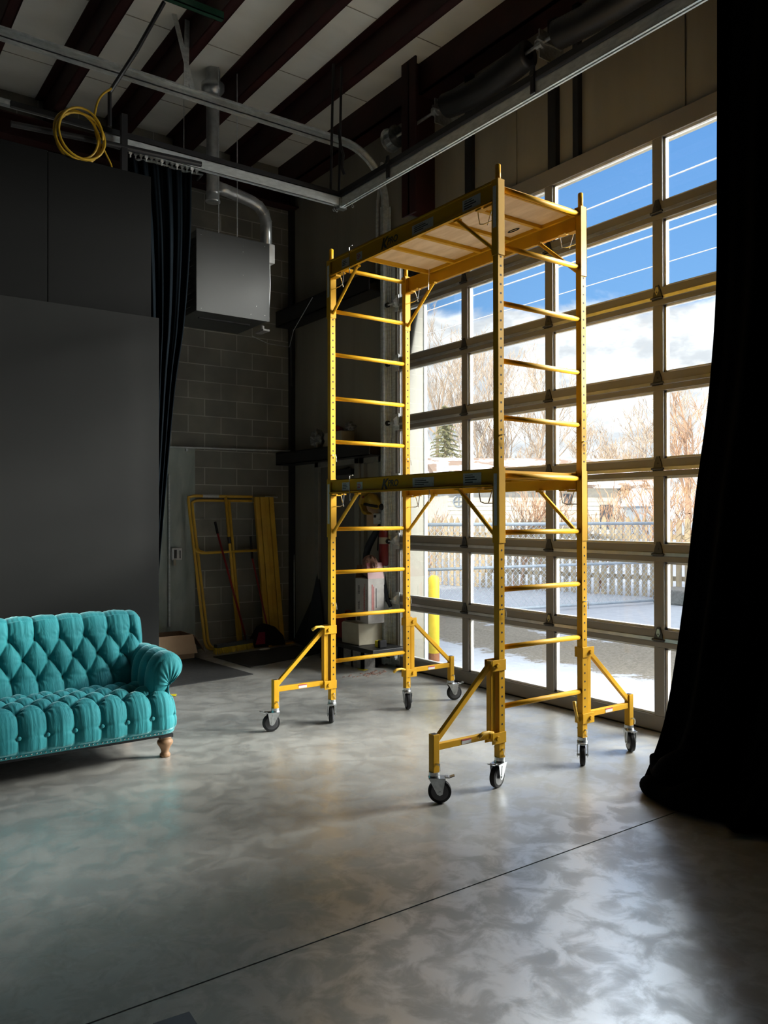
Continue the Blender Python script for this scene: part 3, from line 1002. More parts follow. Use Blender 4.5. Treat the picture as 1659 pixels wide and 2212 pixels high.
def tuft_surface(P, disp):
    """P: numpy (nu,nv,3) base; disp (nu,nv): push along the normal"""
    du = np.gradient(P, axis=0)
    dv = np.gradient(P, axis=1)
    N = np.cross(du, dv)
    L = np.linalg.norm(N, axis=2, keepdims=True)
    N = N / np.maximum(L, 1e-9)
    return P + N * disp[..., None]


def profile(pts, n):
    pts = np.array(pts, dtype=float)
    # catmull-rom resample
    out_ = []
    k = len(pts)
    for i in range(k - 1):
        p0, p1, p2, p3 = pts[max(i - 1, 0)], pts[i], pts[i + 1], pts[min(i + 2, k - 1)]
        for t in np.linspace(0, 1, 24, endpoint=False):
            out_.append(0.5 * ((2 * p1) + (-p0 + p2) * t + (2 * p0 - 5 * p1 + 4 * p2 - p3) * t * t + (-p0 + 3 * p1 - 3 * p2 + p3) * t ** 3))
    out_.append(pts[-1])
    out_ = np.array(out_)
    s = np.concatenate([[0], np.cumsum(np.linalg.norm(np.diff(out_, axis=0), axis=1))])
    q = np.linspace(0, s[-1], n)
    return np.stack([np.interp(q, s, out_[:, j]) for j in range(out_.shape[1])], axis=1), q


BS = 0.156   # button spacing
BX0 = 1.064 + BS / 2 * 0


def groove(t, p=0.55):
    return np.abs(np.sin(np.pi * t)) ** p


rng = np.random.RandomState(3)


def wrinkle(U, V, seed, f=60):
    r = np.random.RandomState(seed)
    w = np.zeros_like(U)
    for k in range(6):
        a = r.uniform(-0.9, 0.9)
        w += np.sin(U * f * (1 + 0.5 * k) * math.cos(a) + V * f * 0.5 * math.sin(a) + r.uniform(0, 6)) * (0.5 ** (k * 0.5))
    return w


# --- back
prof, q = profile([(5.47, 0.33), (5.445, 0.42), (5.485, 0.52), (5.525, 0.645), (5.565, 0.77), (5.60, 0.850), (5.66, 0.888), (5.74, 0.875), (5.81, 0.80), (5.84, 0.60), (5.86, 0.20)], 170)
nu = 520
U = np.linspace(SX0 + 0.02, 1.955, nu)
P = np.zeros((nu, 170, 3))
for i, u in enumerate(U):
    P[i, :, 0] = u
    P[i, :, 1] = prof[:, 0]
    P[i, :, 2] = prof[:, 1]
UU = np.repeat(U[:, None], 170, 1)
ZZ = P[:, :, 2].copy()
YY = P[:, :, 1].copy()
row_z = 0.125
a = (UU - 1.064) / BS
front = YY < 5.615
bz = (ZZ - 0.5175) / (2 * row_z)          # 0 at row3, .5 row2, 1 at row1
fa = a + bz
fb = a - bz
puff = (groove(fa, 0.6) * groove(fb, 0.6)) ** 0.8
vert = groove(a, 0.5) * 0.80
wd = np.clip(bz / 0.10, 0, 1) * np.clip((1.0 - bz) / 0.10, 0, 1)
disp = np.where(front, puff * wd + vert * (1 - wd), vert * 0.5)
disp = disp * 0.036
for rz, off in ((0.5175, 0), (0.6425, 0.5), (0.7675, 0)):
    da = (a - off) - np.round(a - off)
    d2_ = (da * BS) ** 2 + (ZZ - rz) ** 2
    disp -= np.where(front, 0.022 * np.exp(-d2_ / (2 * 0.014 ** 2)), 0)
    # radiating pleats
    ang = np.arctan2(ZZ - rz, da * BS)
    rad = np.sqrt(d2_)
    disp += np.where(front, 0.0022 * np.cos(ang * 9 + np.round(a - off) * 1.3) * np.exp(-((rad - 0.035) / 0.022) ** 2), 0)
disp += 0.0009 * wrinkle(UU * 1.5, ZZ * 0.3, 5) * np.clip((ZZ - 0.72) / 0.1, 0, 1)
# rounded right end of the back
rr = 0.105
t = np.clip((UU - (1.955 - rr)) / rr, 0, 1)
drop = rr * (1 - np.sqrt(np.clip(1 - t ** 2, 0, 1)))
P = tuft_surface(P, disp)
zlow = 0.60
k = np.clip((P[:, :, 2] - zlow) / (0.90 - zlow), 0, 1)
P[:, :, 2] -= k * drop * 1.15
ymid = 5.70
P[:, :, 1] += (ymid - P[:, :, 1]) * (t ** 3) * 0.75
MB().grid(P.tolist()).build('back_cushion', M_vel, sofa, smooth=True)
P2 = P.copy()
# --- seat with front border
prof, q = profile([(5.50, 0.375), (5.44, 0.405), (5.30, 0.425), (5.15, 0.425), (5.06, 0.412), (5.000, 0.375), (4.975, 0.31), (4.968, 0.24), (4.985, 0.185), (5.00, 0.165)], 190)
nu = 560
SE = SX1 + 0.035
U = np.linspace(SX0, SE, nu)
P = np.zeros((nu, 190, 3))
P[:, :, 0] = U[:, None]
P[:, :, 1] = prof[None, :, 0]
P[:, :, 2] = prof[None, :, 1]
UU = np.repeat(U[:, None], 190, 1)
QQ = np.repeat(q[None, :], nu, 0)
a = (UU - (0.991 + 0.012)) / BS
# arclength at which the front edge starts
s_edge = q[np.argmin(np.abs(prof[:, 0] - 5.045) + (prof[:, 1] < 0.36) * 9)]
bq = (QQ - s_edge) / 0.17          # negative on the top surface
fa, fb = a + bq, a - bq
puff = (groove(fa, 0.6) * groove(fb, 0.6)) ** 0.8
vert = groove(a, 0.5) * 0.85
wd = np.clip(-bq / 0.12, 0, 1)
disp = (puff * wd + vert * (1 - wd)) * 0.040
for rb, off in ((0.0, 0), (-0.5, 0.5), (-1.0, 0), (-1.5, 0.5), (-2.0, 0.0)):
    da = (a - off) - np.round(a - off)
    d2_ = (da * BS) ** 2 + ((bq - rb) * 0.17) ** 2
    disp -= 0.020 * np.exp(-d2_ / (2 * 0.014 ** 2))
    ang = np.arctan2((bq - rb) * 0.17, da * BS)
    rad = np.sqrt(d2_)
    disp += 0.0020 * np.cos(ang * 9) * np.exp(-((rad - 0.035) / 0.022) ** 2)
# button row in the middle of the front border with a soft horizontal crease
zq = P[:, :, 2]
fr_m = (P[:, :, 1] < 5.03)
da = a - np.round(a)
d2_ = (da * BS) ** 2 + (zq - 0.288) ** 2
disp -= np.where(fr_m, 0.016 * np.exp(-d2_ / (2 * 0.013 ** 2)) + 0.007 * np.exp(-((zq - 0.288) / 0.010) ** 2) * np.exp(-(da / 0.34) ** 2), 0)
disp += np.where(fr_m, 0.0010 * wrinkle(UU * 1.4, zq * 0.2, 8), 0)
disp *= np.clip((zq - 0.190) / 0.03, 0, 1)
t = np.clip((UU - (SE - 0.11)) / 0.11, 0, 1)
P = tuft_surface(P, -disp)
# round the right end in plan and in height
P[:, :, 1] += np.where(P[:, :, 1] < 5.3, (1 - np.sqrt(np.clip(1 - t ** 2, 0, 1))) * 0.09, 0)
P[:, :, 2] -= (1 - np.sqrt(np.clip(1 - t ** 2, 0, 1))) * 0.05 * np.clip((P[:, :, 2] - 0.25) / 0.1, 0, 1)
seat = MB().grid(P.tolist())
endc = P[-1]
seat.prism([(p[1], p[2]) for p in endc.tolist()[::4]] + [(5.55, 0.165), (5.55, 0.375)], lambda y_, z_: (SE - 0.002, y_, z_), lambda y_, z_: (SX1 - 0.05, y_, z_))
seat.build('seat', M_vel, sofa, smooth=True)
# --- arms (rolled), lofted from front to back
for side in (1, -1):
    cx = 1.912 if side == 1 else (SX0 + 0.018)
    # section (x offset outward, z)
    base = [(-0.100, 0.36), (-0.098, 0.44), (-0.095, 0.52), (-0.080, 0.585), (-0.045, 0.635), (0.0, 0.660), (0.050, 0.655), (0.088, 0.625), (0.105, 0.580), (0.096, 0.535), (0.065, 0.500), (0.028, 0.475), (0.014, 0.44), (0.012, 0.36), (0.012, 0.17)]
    pr, qq = profile(base, 120)
    ny = 110
    ys = np.linspace(5.045, 5.60, ny)
    P = np.zeros((ny, 120, 3))
    for i, y in enumerate(ys):
        tt = (y - 5.045) / 0.555
        shrink = 1 - 0.10 * tt
        P[i, :, 0] = cx + side * (pr[:, 0] * shrink)
        P[i, :, 1] = y
        P[i, :, 2] = 0.36 + (pr[:, 1] - 0.36) * (1 + 0.03 * math.sin(tt * 3))
    YA = np.repeat(ys[:, None], 120, 1)
    ch = groove((YA - 5.05) / 0.135, 0.5)
    fade = np.repeat(np.clip(1.2 - np.arange(120)[None, :] / 70.0, 0, 1), ny, 0)
    dsp = (ch * 0.024) * fade
    dsp = dsp - 0.02 * np.clip(1 - (YA - 5.045) / 0.03, 0, 1) ** 2
    P = tuft_surface(P, dsp * (-1 if side == 1 else 1))
    arm = MB().grid(P.tolist())
    # pleated front scroll: fan from the neck point
    rim = P[0]
    neck = np.array([cx + side * 0.010, 5.045, 0.475])
    rows = []
    nr = 26
    mp_ = rim[:112]
    for r_ in range(nr + 1):
        f_ = r_ / nr
        row = []
        for j, p in enumerate(mp_):
            qv = neck + (p - neck) * f_
            bulge = math.sin(math.pi * min(1, f_ * 1.0)) ** 0.7 * 0.030
            pleat = 0.0045 * math.cos(j * 0.85) * math.sin(math.pi * f_) * (0.4 + 0.6 * (1 - f_))
            lowf = 1.0 if p[2] > 0.47 else 0.4
            row.append((qv[0], qv[1] - bulge * lowf - pleat * lowf, qv[2]))
        rows.append(row)
    arm.grid(rows)
    arm.build('arm', M_vel, sofa, smooth=True)
# frame rail under the upholstery and nail heads
MB().box((SX0 + 0.06, 5.02, 0.145), (SX1 - 0.07, 5.84, 0.17)).build('base_rail', M_blk, sofa)
MB().box((SX0 + 0.02, 5.84, 0.15), (SX1 - 0.0, 5.865, 0.55)).build('back_panel', M_vel, sofa)
nb = MB()
x = SX0 + 0.05
kk = 0
while x < SX1 + 0.0:
    tt = max(0, min(1, (x - (SX1 - 0.098)) / 0.11))
    nb.sphere((x, 4.984 + (1 - math.sqrt(max(0, 1 - tt * tt))) * 0.09, 0.181), 0.0055, 4)
    x += 0.027 + 0.004 * math.sin(kk * 1.7)
    kk += 1
nb = nb.build('nail_heads', M_pin, sofa, smooth=True)
nb['kind'] = 'stuff'
b0 = None
for kx in range(-7, 7):
    xx = 1.003 + kx * BS
    if xx > 1.93 or xx < SX0 + 0.05:
        continue
    yy_ = 4.948
    if xx > 1.86:
        yy_ = 4.978
    MB().sphere((xx, yy_ + 0.006, 0.288), 0.0125, 6, (1, 0.6, 1)).build('button', M_vel, sofa, smooth=True)
for rz, yb, off in ((0.5175, 5.487, 0), (0.6425, 5.527, 0.5), (0.7675, 5.567, 0)):
    for kx in range(-8, 6):
        xx = 1.064 + (kx + off) * BS
        if xx < SX0 + 0.06 or xx > 1.86:
            continue
        MB().sphere((xx, yb + 0.016, rz), 0.010, 6, (1, 0.6, 1)).build('button', M_vel, sofa, smooth=True)
for (lx, ly) in ((1.908, 5.08), (SX0 + 0.06, 5.08), (1.88, 5.80), (SX0 + 0.06, 5.80)):
    MB().box((lx - 0.042, ly - 0.035, 0.128), (lx + 0.042, ly + 0.035, 0.150)).build('leg_block', M_blk, sofa)
    MB().lathe([(0.026, 0.0), (0.033, 0.004), (0.034, 0.018), (0.027, 0.026), (0.024, 0.034), (0.028, 0.05), (0.036, 0.066), (0.047, 0.082), (0.051, 0.094), (0.048, 0.106), (0.038, 0.114), (0.041, 0.122), (0.046, 0.130)], (lx, ly, 0), 28).build('leg', M_wood, sofa, smooth=True)

# ------------------------------------------------------------------ dark boards behind the sofa
FY = 6.05
tag(MB().box((-0.6, FY, 0.0), (2.225, FY + 0.06, 3.09)).build('studio_flat', M_flat, bevel=0.002), 'large charcoal grey board standing behind the teal sofa', 'panel')
tag(MB().box((1.415, FY + 0.005, 3.09), (2.165, FY + 0.045, 4.17)).build('studio_flat', M_flatu, bevel=0.002), 'black board set on top of the grey one, beside the narrow curtain', 'panel')
tag(MB().box((0.20, FY + 0.008, 3.09), (1.411, FY + 0.048, 4.175)).build('studio_flat', M_flatu, bevel=0.002), 'black board on top of the grey one, leftmost, below the yellow hose', 'panel')

# ------------------------------------------------------------------ curtains and their track
TZ = 4.40
ct_ = thing('curtain_track', (4.0, 6.2, TZ), 'silver curtain track above the dark boards, turning a corner along the glass door', 'curtain track')
mb = MB().box((1.86, 6.20, TZ), (4.01, 6.205, TZ + 0.085)).box((1.86, 6.20, TZ + 0.08), (4.01, 6.245, TZ + 0.085)).box((1.86, 6.20, TZ), (4.01, 6.215, TZ + 0.004)).box((1.86, 6.235, TZ), (4.01, 6.245, TZ + 0.004)).box((1.86, 6.24, TZ), (4.01, 6.245, TZ + 0.085))
mb.build('back_rail', M_galv, ct_)
mb = MB().box((4.0, -3, TZ), (4.004, 6.20, TZ + 0.085)).box((4.0, -3, TZ + 0.08), (4.044, 6.20, TZ + 0.085)).box((4.0, -3, TZ - 0.002), (4.016, 6.20, TZ + 0.004)).box((4.030, -3, TZ - 0.002), (4.044, 6.20, TZ + 0.004)).box((4.04, -3, TZ), (4.044, 6.20, TZ + 0.085))
mb.build('side_rail', M_galv, ct_)
MB().box((3.985, -3, TZ + 0.10), (4.03, 6.22, TZ + 0.145)).build('support_pipe', M_blk, ct_)
MB().box((1.2, 6.22, TZ + 0.10), (4.03, 6.25, TZ + 0.14)).build('support_pipe', M_blk, ct_)
for y in (3.80, 5.46, 2.2):
    MB().box((3.975, y - 0.018, TZ + 0.0), (3.992, y + 0.018, TZ + 0.19)).cyl((3.97, y, TZ + 0.14), (3.998, y, TZ + 0.14), 0.022, 12).build('bracket', M_blk, ct_, bevel=0.004)
MB().box((3.97, 6.19, TZ - 0.02), (4.05, 6.25, TZ + 0.07)).build('corner_joint', M_zinc, ct_)
for (x, y) in ((3.93, 6.22), (3.96, 6.22), (4.02, 6.05)):
    MB().tube([(x, y, TZ), (x, y, TZ - 0.03)] + [(x + 0.012 * math.sin(a * math.pi / 4), y, TZ - 0.042 + 0.012 * math.cos(a * math.pi / 4)) for a in range(0, 8)], 0.002, 6).build('carrier_hook', M_pin, ct_)
for k in range(14):
    x = 2.06 + k * 0.042
    MB().cyl((x, 6.222, TZ + 0.0), (x, 6.222, TZ - 0.045), 0.006, 6).box((x - 0.012, 6.215, TZ - 0.02), (x + 0.012, 6.23, TZ)).build('carrier', M_zinc if k % 3 else M_white, ct_)
for x in (3.90, 3.99):
    MB().cyl((x, 6.23, TZ + 0.12), (x + 0.03, 6.23, 5.70), 0.012, 8).build('hanging_rod', M_blk, ct_)
MB().tube([(3.97, 6.2, 5.1), (3.99, 6.2, 4.95), (4.02, 6.2, 4.88), (4.0, 6.2, 4.76), (4.03, 6.2, 4.70)], 0.014, 8).build('strap', M_blk, ct_)
# black square post and hanger with the pipe carrying the hose
MB().box((1.955, 6.10, 4.10), (2.00, 6.145, 4.62)).build('drop_post', M_blk, ct_)
tag(MB().tube([(1.18, 6.12, 4.325), (1.7, 6.12, 4.36), (2.60, 6.12, 4.40)], 0.022, 12).build('black_pipe', M_blk), 'thin black horizontal pipe just above the dark boards', 'pipe')

# coiled yellow hose hanging on the pipe
hs_ = thing('coiled_hose', (1.66, 6.10, 4.07), 'yellow coiled air hose hanging over the black pipe above the boards', 'hose')
pts = []
for i in range(5 * 28 + 1):
    a = 2 * math.pi * i / 28
    k = i / 28
    rx = 0.158 + 0.012 * math.sin(k * 2.1)
    rz_ = 0.176 + 0.012 * math.cos(k * 1.7)
    pts.append((1.63 + 0.018 * math.sin(k * 2.6) + rx * math.cos(a), 6.05 + 0.022 * (k - 2.5) * 0.6, 4.335 + 0.012 * math.sin(k * 3.1) + rz_ * math.sin(a)))
MB().tube(pts, 0.0085, 8).build('coil', M_hose, hs_, smooth=True)
pts, _q = profile([(1.78, 6.07, 4.30), (1.74, 6.06, 4.46), (1.755, 6.06, 4.60), (1.80, 6.08, 4.70), (1.875, 6.10, 4.78)], 30)
MB().tube(pts.tolist(), 0.0085, 8).build('feed_end', M_hose, hs_, smooth=True)
pts, _q = profile([(1.79, 6.07, 4.33), (1.83, 6.08, 4.27), (1.875, 6.09, 4.19), (1.90, 6.09, 4.08)], 20)
MB().tube(pts.tolist(), 0.006, 8).build('loose_end', M_hose, hs_, smooth=True)
tag(MB().tube([(2.236, 5.97, 5.50), (2.05, 6.05, 5.1), (1.87, 6.12, 4.76), (1.87, 6.12, 4.50)], 0.016, 8).build('air_pipe', M_blk), 'thin black air pipe coming down to the yellow hose', 'pipe')
tag(MB().box((1.2, 5.90, 5.50), (2.70, 5.95, 5.508)).box((1.2, 5.90, 5.50), (2.70, 5.906, 5.56)).box((1.2, 5.944, 5.50), (2.70, 5.95, 5.56)).build('strut_channel', M_green), 'green steel channel under the ceiling at the top of the frame', 'channel')
tag(MB().box((-1, 8.55, 5.61), (2.72, 8.62, 5.616)).box((-1, 8.55, 5.616), (2.72, 8.556, 5.66)).build('angle_rail', M_galv), 'thin bright steel rail high up before the block wall at the left', 'rail')
tag(MB().tube([(2.9, 8.93, 5.42), (2.92, 8.8, 5.46), (2.98, 8.72, 5.48), (3.15, 8.7, 5.49), (3.5, 8.7, 5.47), (3.72, 8.72, 5.50), (3.75, 8.94, 5.52)], 0.014, 10).build('conduit_bend', M_galv, smooth=True), 'bent grey conduit under the ceiling left of the flue', 'conduit')

# drapes
def drape(name, edge0, edge1, folds, amp, rows, mtl, phase=0.0, thick=0.004):
    """edge0/edge1: lists of (x,y,z) for matching heights; folds across"""
    e0, _ = profile(edge0, rows)
    e1, _ = profile(edge1, rows)
    n = folds * 14
    G = []
    for i in range(n + 1):
        s = i / n
        row = []
        for j in range(rows):
            p = e0[j] * (1 - s) + e1[j] * s
            d = e1[j] - e0[j]
            L = math.hypot(d[0], d[1]) or 1e-6
            nx, ny = -d[1] / L, d[0] / L
            tt = j / (rows - 1)
            w = math.sin(2 * math.pi * folds * s + phase + 0.6 * math.sin(tt * 3 + s * 5)) + 0.35 * math.sin(2 * math.pi * folds * 2.3 * s + 1.0 + tt * 1.5)
            a_ = amp * (0.75 + 0.5 * tt)
            row.append((p[0] + nx * w * a_, p[1] + ny * w * a_, p[2]))
        G.append(row)
    return MB().grid(G).build(name, mtl, smooth=True, thick=thick)


tag(drape('curtain', [(2.02, 6.25, 4.36), (2.10, 6.25, 3.8), (2.16, 6.25, 3.0), (2.18, 6.25, 2.0), (2.10, 6.25, 0.06)],
          [(2.565, 6.25, 4.36), (2.555, 6.25, 3.8), (2.50, 6.25, 3.1), (2.40, 6.25, 2.35), (2.33, 6.25, 1.6)][:4] + [(2.20, 6.25, 0.06)], 6, 0.026, 60, M_curtl),
    'narrow dark blue velvet curtain gathered between the boards and the grey heater', 'curtain')

# big black curtain at the right, sweeping onto the floor
cu = thing('curtain', (3.9, 1.6, 0), 'heavy black velvet curtain at the right edge, bunched on the floor', 'curtain')
H0 = [(4.02, 2.47, 4.38), (4.0, 2.465, 3.6), (3.98, 2.465, 2.8), (3.95, 2.50, 2.2), (3.92, 2.555, 1.7), (3.90, 2.60, 1.2), (3.90, 2.655, 0.8), (3.90, 2.72, 0.45), (3.895, 2.80, 0.20), (3.86, 2.86, 0.02)]
H1 = [(4.02, -2.6, 4.38), (4.0, -2.6, 3.6), (3.98, -2.6, 2.8), (3.96, -2.6, 2.2), (3.95, -2.6, 1.7), (3.94, -2.6, 1.2), (3.92, -2.6, 0.8), (3.88, -2.6, 0.45), (3.84, -2.6, 0.20), (3.76, -2.6, 0.02)]
e0, _ = profile(H0, 90)
e1, _ = profile(H1, 90)
G = []
n = 420
for i in range(n + 1):
    s = (i / n) ** 1.25
    row = []
    for j in range(90):
        p = e0[j] * (1 - s) + e1[j] * s
        tt = j / 89.0
        ysp = -(p[1] - e0[j][1])
        w = math.sin(ysp * 16 + 1.2 * math.sin(tt * 2.4 + ysp)) * 0.045 + 0.02 * math.sin(ysp * 37 + tt * 4)
        w *= min(1, ysp / 0.05 + 0.1) * (0.55 + 0.75 * tt)
        flare = 0.0
        if tt > 0.90:
            f_ = (tt - 0.90) / 0.10
            flare = -0.12 * f_ ** 2 * (0.6 + 0.4 * math.sin(ysp * 11 + 1.0)) * min(1, ysp / 0.10)
        row.append((p[0] + w + flare, p[1] + 0.012 * math.sin(tt * 9) * tt, max(0.012, p[2])))
    G.append(row)
MB().grid(G).build('drape', M_curt, cu, smooth=True, thick=0.006)
# bunched hem: soft folded roll lying on the floor
pts, _q = profile([(3.86, 2.84, 0.05), (3.79, 2.76, 0.07), (3.75, 2.66, 0.09), (3.72, 2.56, 0.08), (3.76, 2.42, 0.07), (3.80, 2.28, 0.06), (3.80, 2.10, 0.06), (3.80, 1.7, 0.06), (3.80, 0.8, 0.06), (3.8, -1.0, 0.06)], 120)
rad = [0.035 + 0.05 * min(1, i / 14) + 0.012 * math.sin(i * 0.55) for i in range(120)]
pts = [(p[0] + 0.02, p[1], max(r_ * 0.98, 0.02)) for p, r_ in zip(pts.tolist(), rad)]
MB().tube(pts, rad, 16).build('bunched_hem', M_curt, cu, smooth=True)
pts, _q = profile([(3.90, 2.80, 0.20), (3.84, 2.72, 0.14), (3.80, 2.62, 0.20), (3.84, 2.50, 0.26), (3.88, 2.40, 0.20), (3.90, 2.2, 0.14)], 50)
MB().tube(pts.tolist(), [0.03 + 0.045 * math.sin(math.pi * i / 49) for i in range(50)], 14).build('fold', M_curt, cu, smooth=True)

# ------------------------------------------------------------------ heater and flue
ht = thing('unit_heater', (3.74, 7.9, 3.70), 'grey sheet-metal unit heater hung before the block wall', 'heater')
hx0, hx1, hy0, hy1, hz0, hz1 = 3.31, 4.16, 7.92, 8.70, 3.70, 4.56
MB().box((hx0 + 0.01, hy0, hz0 + 0.01), (hx1 - 0.01, hy1, hz1 - 0.005)).build('cabinet', M_heater, ht)
fp = MB().box((hx0, hy0 - 0.006, hz0), (hx1, hy0, hz1))
fp.build('front_panel', M_heater, ht, bevel=0.002)
sb = MB()
for (x, z) in ((3.84, 4.47), (3.84, 4.41), (3.36, 4.50), (4.10, 4.52), (4.1, 3.76), (3.36, 3.73), (3.93, 3.75), (3.84, 4.16), (4.0, 3.85)):
    sb.cyl((x, hy0 - 0.010, z), (x, hy0 - 0.006, z), 0.006 if z > 4.4 else 0.004, 8)
sb.build('screws', M_pin, ht)
lv = MB()
for k in range(11):
    z = hz0 + 0.08 + k * 0.07
    lv.add([(hx0 + 0.008, hy0 + 0.05, z), (hx0 + 0.008, hy1 - 0.05, z), (hx0 - 0.045, hy1 - 0.05, z - 0.035), (hx0 - 0.045, hy0 + 0.05, z - 0.035)], [(0, 1, 2, 3)])
lv.build('louvres', M_blk, ht, thick=0.004)
MB().box((3.45, hy0 + 0.25, hz0 - 0.004), (4.05, hy0 + 0.29, hz0 + 0.011)).build('bottom_slot', M_blk, ht)
MB().box((4.16, 7.93, 4.36), (4.235, 8.04, 4.57)).build('control_box', M_white, ht, bevel=0.004)
MB().tube([(4.19, 7.97, 4.36), (4.20, 7.98, 4.1), (4.19, 7.99, 3.86)], 0.007, 8).build('cable', M_bead, ht)
MB().cyl((4.22, 8.2, 3.66), (4.22, 8.2, 3.72), 0.02, 10).box((4.18, 8.1, 3.645), (4.26, 8.3, 3.665)).build('gas_cock', M_cmu, ht)
for (x, y, zt_) in ((3.80, 7.97, CZ), (3.585, 7.97, CZ), (3.45, 8.6, CZ)):
    MB().cyl((x, y, hz1 - 0.01), (x, y, zt_ + 0.40), 0.005, 6).build('hanger_rod', M_galv, ht)
fl = thing('flue_pipe', (3.62, 8.2, 4.95), 'shiny round flue pipe with a side branch bending down to the heater', 'duct')
MB().lathe([(0.073, 0.0), (0.080, 0.004), (0.080, 0.02), (0.070, 0.03), (0.070, 0.10), (0.074, 0.105), (0.070, 0.11), (0.070, 1.17), (0.095, 1.19), (0.125, 1.23), (0.125, 1.29), (0.08, 1.30), (0.08, 1.45)], (3.62, 8.2, 4.985), 28).build('vertical_pipe', M_duct, fl, smooth=True)
pts, _q = profile([(3.66, 8.2, 5.17), (3.95, 8.21, 5.135), (4.10, 8.22, 5.11)], 6)
bp_ = [tuple(p) for p in pts.tolist()] + [(4.19, 8.225, 5.075), (4.255, 8.23, 5.01), (4.285, 8.235, 4.92), (4.29, 8.24, 4.55)]
MB().tube(bp_, 0.066, 24).build('branch_pipe', M_duct, fl, smooth=True)
for i in (6, 7, 8, 9):
    p, q_ = Vector(bp_[i - 1]), Vector(bp_[i])
    d = (q_ - p).normalized()
    MB().cyl(q_ - d * 0.006, q_ + d * 0.006, 0.0695, 24).build('seam_ring', M_duct, fl)
# heater and flue scaled down about the camera position, which brings both nearer
for o_, l_ in ((ht, (3.366, 7.11, 3.485)), (fl, (3.258, 7.38, 4.61))):
    o_.location = l_
    o_.scale = (0.9, 0.9, 0.9)

# ------------------------------------------------------------------ things along the block wall
tag(MB().tube([(3.36, 8.93, 2.36), (5.03, 8.93, 2.385)], 0.011, 10).box((3.60, 8.91, 2.32), (3.625, 8.97, 2.35)).build('conduit', M_galv), 'thin horizontal steel conduit across the block wall', 'conduit')
tag(MB().cyl((3.405, 8.93, 0.3), (3.405, 8.93, 2.05), 0.012, 10).build('conduit', M_galv), 'vertical steel conduit beside the edge of the grey board', 'conduit')
ob_ = thing('socket_box', (3.49, 8.93, 1.06), 'grey steel outlet box with a tag on the green board', 'socket')
MB().box((3.43, 8.91, 1.06), (3.55, 8.95, 1.20)).build('cover_plate', M_white, ob_, bevel=0.006)
MB().box((3.455, 8.903, 1.08), (3.485, 8.91, 1.18)).box((3.52, 8.903, 1.08), (3.53, 8.91, 1.17)).build('outlets', M_blk, ob_)
MB().box((3.445, 8.90, 1.00), (3.475, 8.905, 1.07)).build('tag', M_tan, ob_)


def ubend(P0, P1, P2, P3, r, k=0.09):
    """closed rounded rectangle corner path from four points"""
    pts = []
    cs = [Vector(p) for p in (P0, P1, P2, P3)]
    for i in range(4):
        a, b_, c_ = cs[i - 1], cs[i], cs[(i + 1) % 4]
        d1, d2_ = (a - b_).normalized(), (c_ - b_).normalized()
        for j in range(7):
            t = j / 6
            p = b_ + d1 * k * (1 - t) ** 2 + d2_ * k * t ** 2
            pts.append(tuple(p))
    return pts


# two guard rail frames leaning on the wall, front foot on the floor
for gi, (dx, yt, yb, zb_) in enumerate(((0.0, 8.86, 8.74, 0.025), (0.075, 8.93, 8.82, 0.025))):
    gr = thing('guard_rail_frame', (4.0 + dx, 8.8, 0), ('yellow tube guard rail leaning on the block wall, the front one of two' if gi == 0 else 'yellow tube guard rail leaning on the wall, rear one of the two'), 'guard rail')
    z1 = 1.80 - gi * 0.05
    xl, xr = 3.60 + dx, 4.42 + dx * 0.4
    f = lambda x, z: (x + (1 - z / z1) * 0.17 * (1 if x < 4 else 0.6), yt + (yb - yt) * (1 - z / z1), z)
    top, _q = profile([f(xr, z1), f(3.9, z1), f(xl + 0.09, z1), f(xl + 0.02, z1 - 0.02), f(xl, z1 - 0.09), f(xl, 1.0), f(xl, 0.3), f(xl, 0.12), f(xl + 0.03, 0.04), f(xl + 0.10, zb_), f(xl + 0.25, zb_)], 90)
    MB().tube(top.tolist(), 0.017, 12).build('outer_tube', M_yeld, gr, smooth=True)
    MB().tube([f(xl, 1.2), f(xl + 0.02, 1.16), f(xl + 0.09, 1.135), f(xr, 1.15)], 0.015, 12).build('mid_rail', M_yeld, gr, smooth=True)
    MB().tube([f(4.07 + dx, z1), f(4.07 + dx + 0.01, zb_)], 0.018, 12).build('centre_post', M_yeld, gr, smooth=True)
    MB().tube([f(xl + 0.45, 1.15), f(xl + 0.45, 1.07)], 0.012, 8).build('clip', M_pin, gr)
    if gi == 0:
        a, b_ = f(4.07, 1.32), f(4.073, 1.24)
        MB().cyl(a, b_, 0.021, 12).build('tape_band', M_blk, gr)
        a, b_ = f(3.78, z1), f(3.98, z1)
        MB().cyl(a, b_, 0.0185, 10).build('label', M_tag, gr)
# toe boards
for k in range(4):
    x0 = 4.45 + k * 0.062
    mb = MB()
    jy = -0.014 * (k % 2)
    mb.add([(x0, 8.85 + jy, 1.80), (x0 + 0.056, 8.84 + jy, 1.80), (x0 + 0.056 + 0.10, 8.74 + jy, 0.03), (x0 + 0.10, 8.75 + jy, 0.03),
            (x0, 8.90 + jy, 1.80), (x0 + 0.056, 8.89 + jy, 1.80), (x0 + 0.056 + 0.10, 8.79 + jy, 0.03), (x0 + 0.10, 8.80 + jy, 0.03)],
           [(0, 3, 2, 1), (4, 5, 6, 7), (0, 1, 5, 4), (1, 2, 6, 5), (2, 3, 7, 6), (3, 0, 4, 7)])
    o = mb.build('toe_board', M_yeld, bevel=0.006)
    tag(o, 'yellow toe board leaning on the block wall, ' + ('the one next to the guard rails' if k == 0 else 'second from the guard rails' if k == 1 else 'third from the guard rails' if k == 2 else 'the one nearest the room corner'), 'toe board', 'toe boards leaning on the wall')
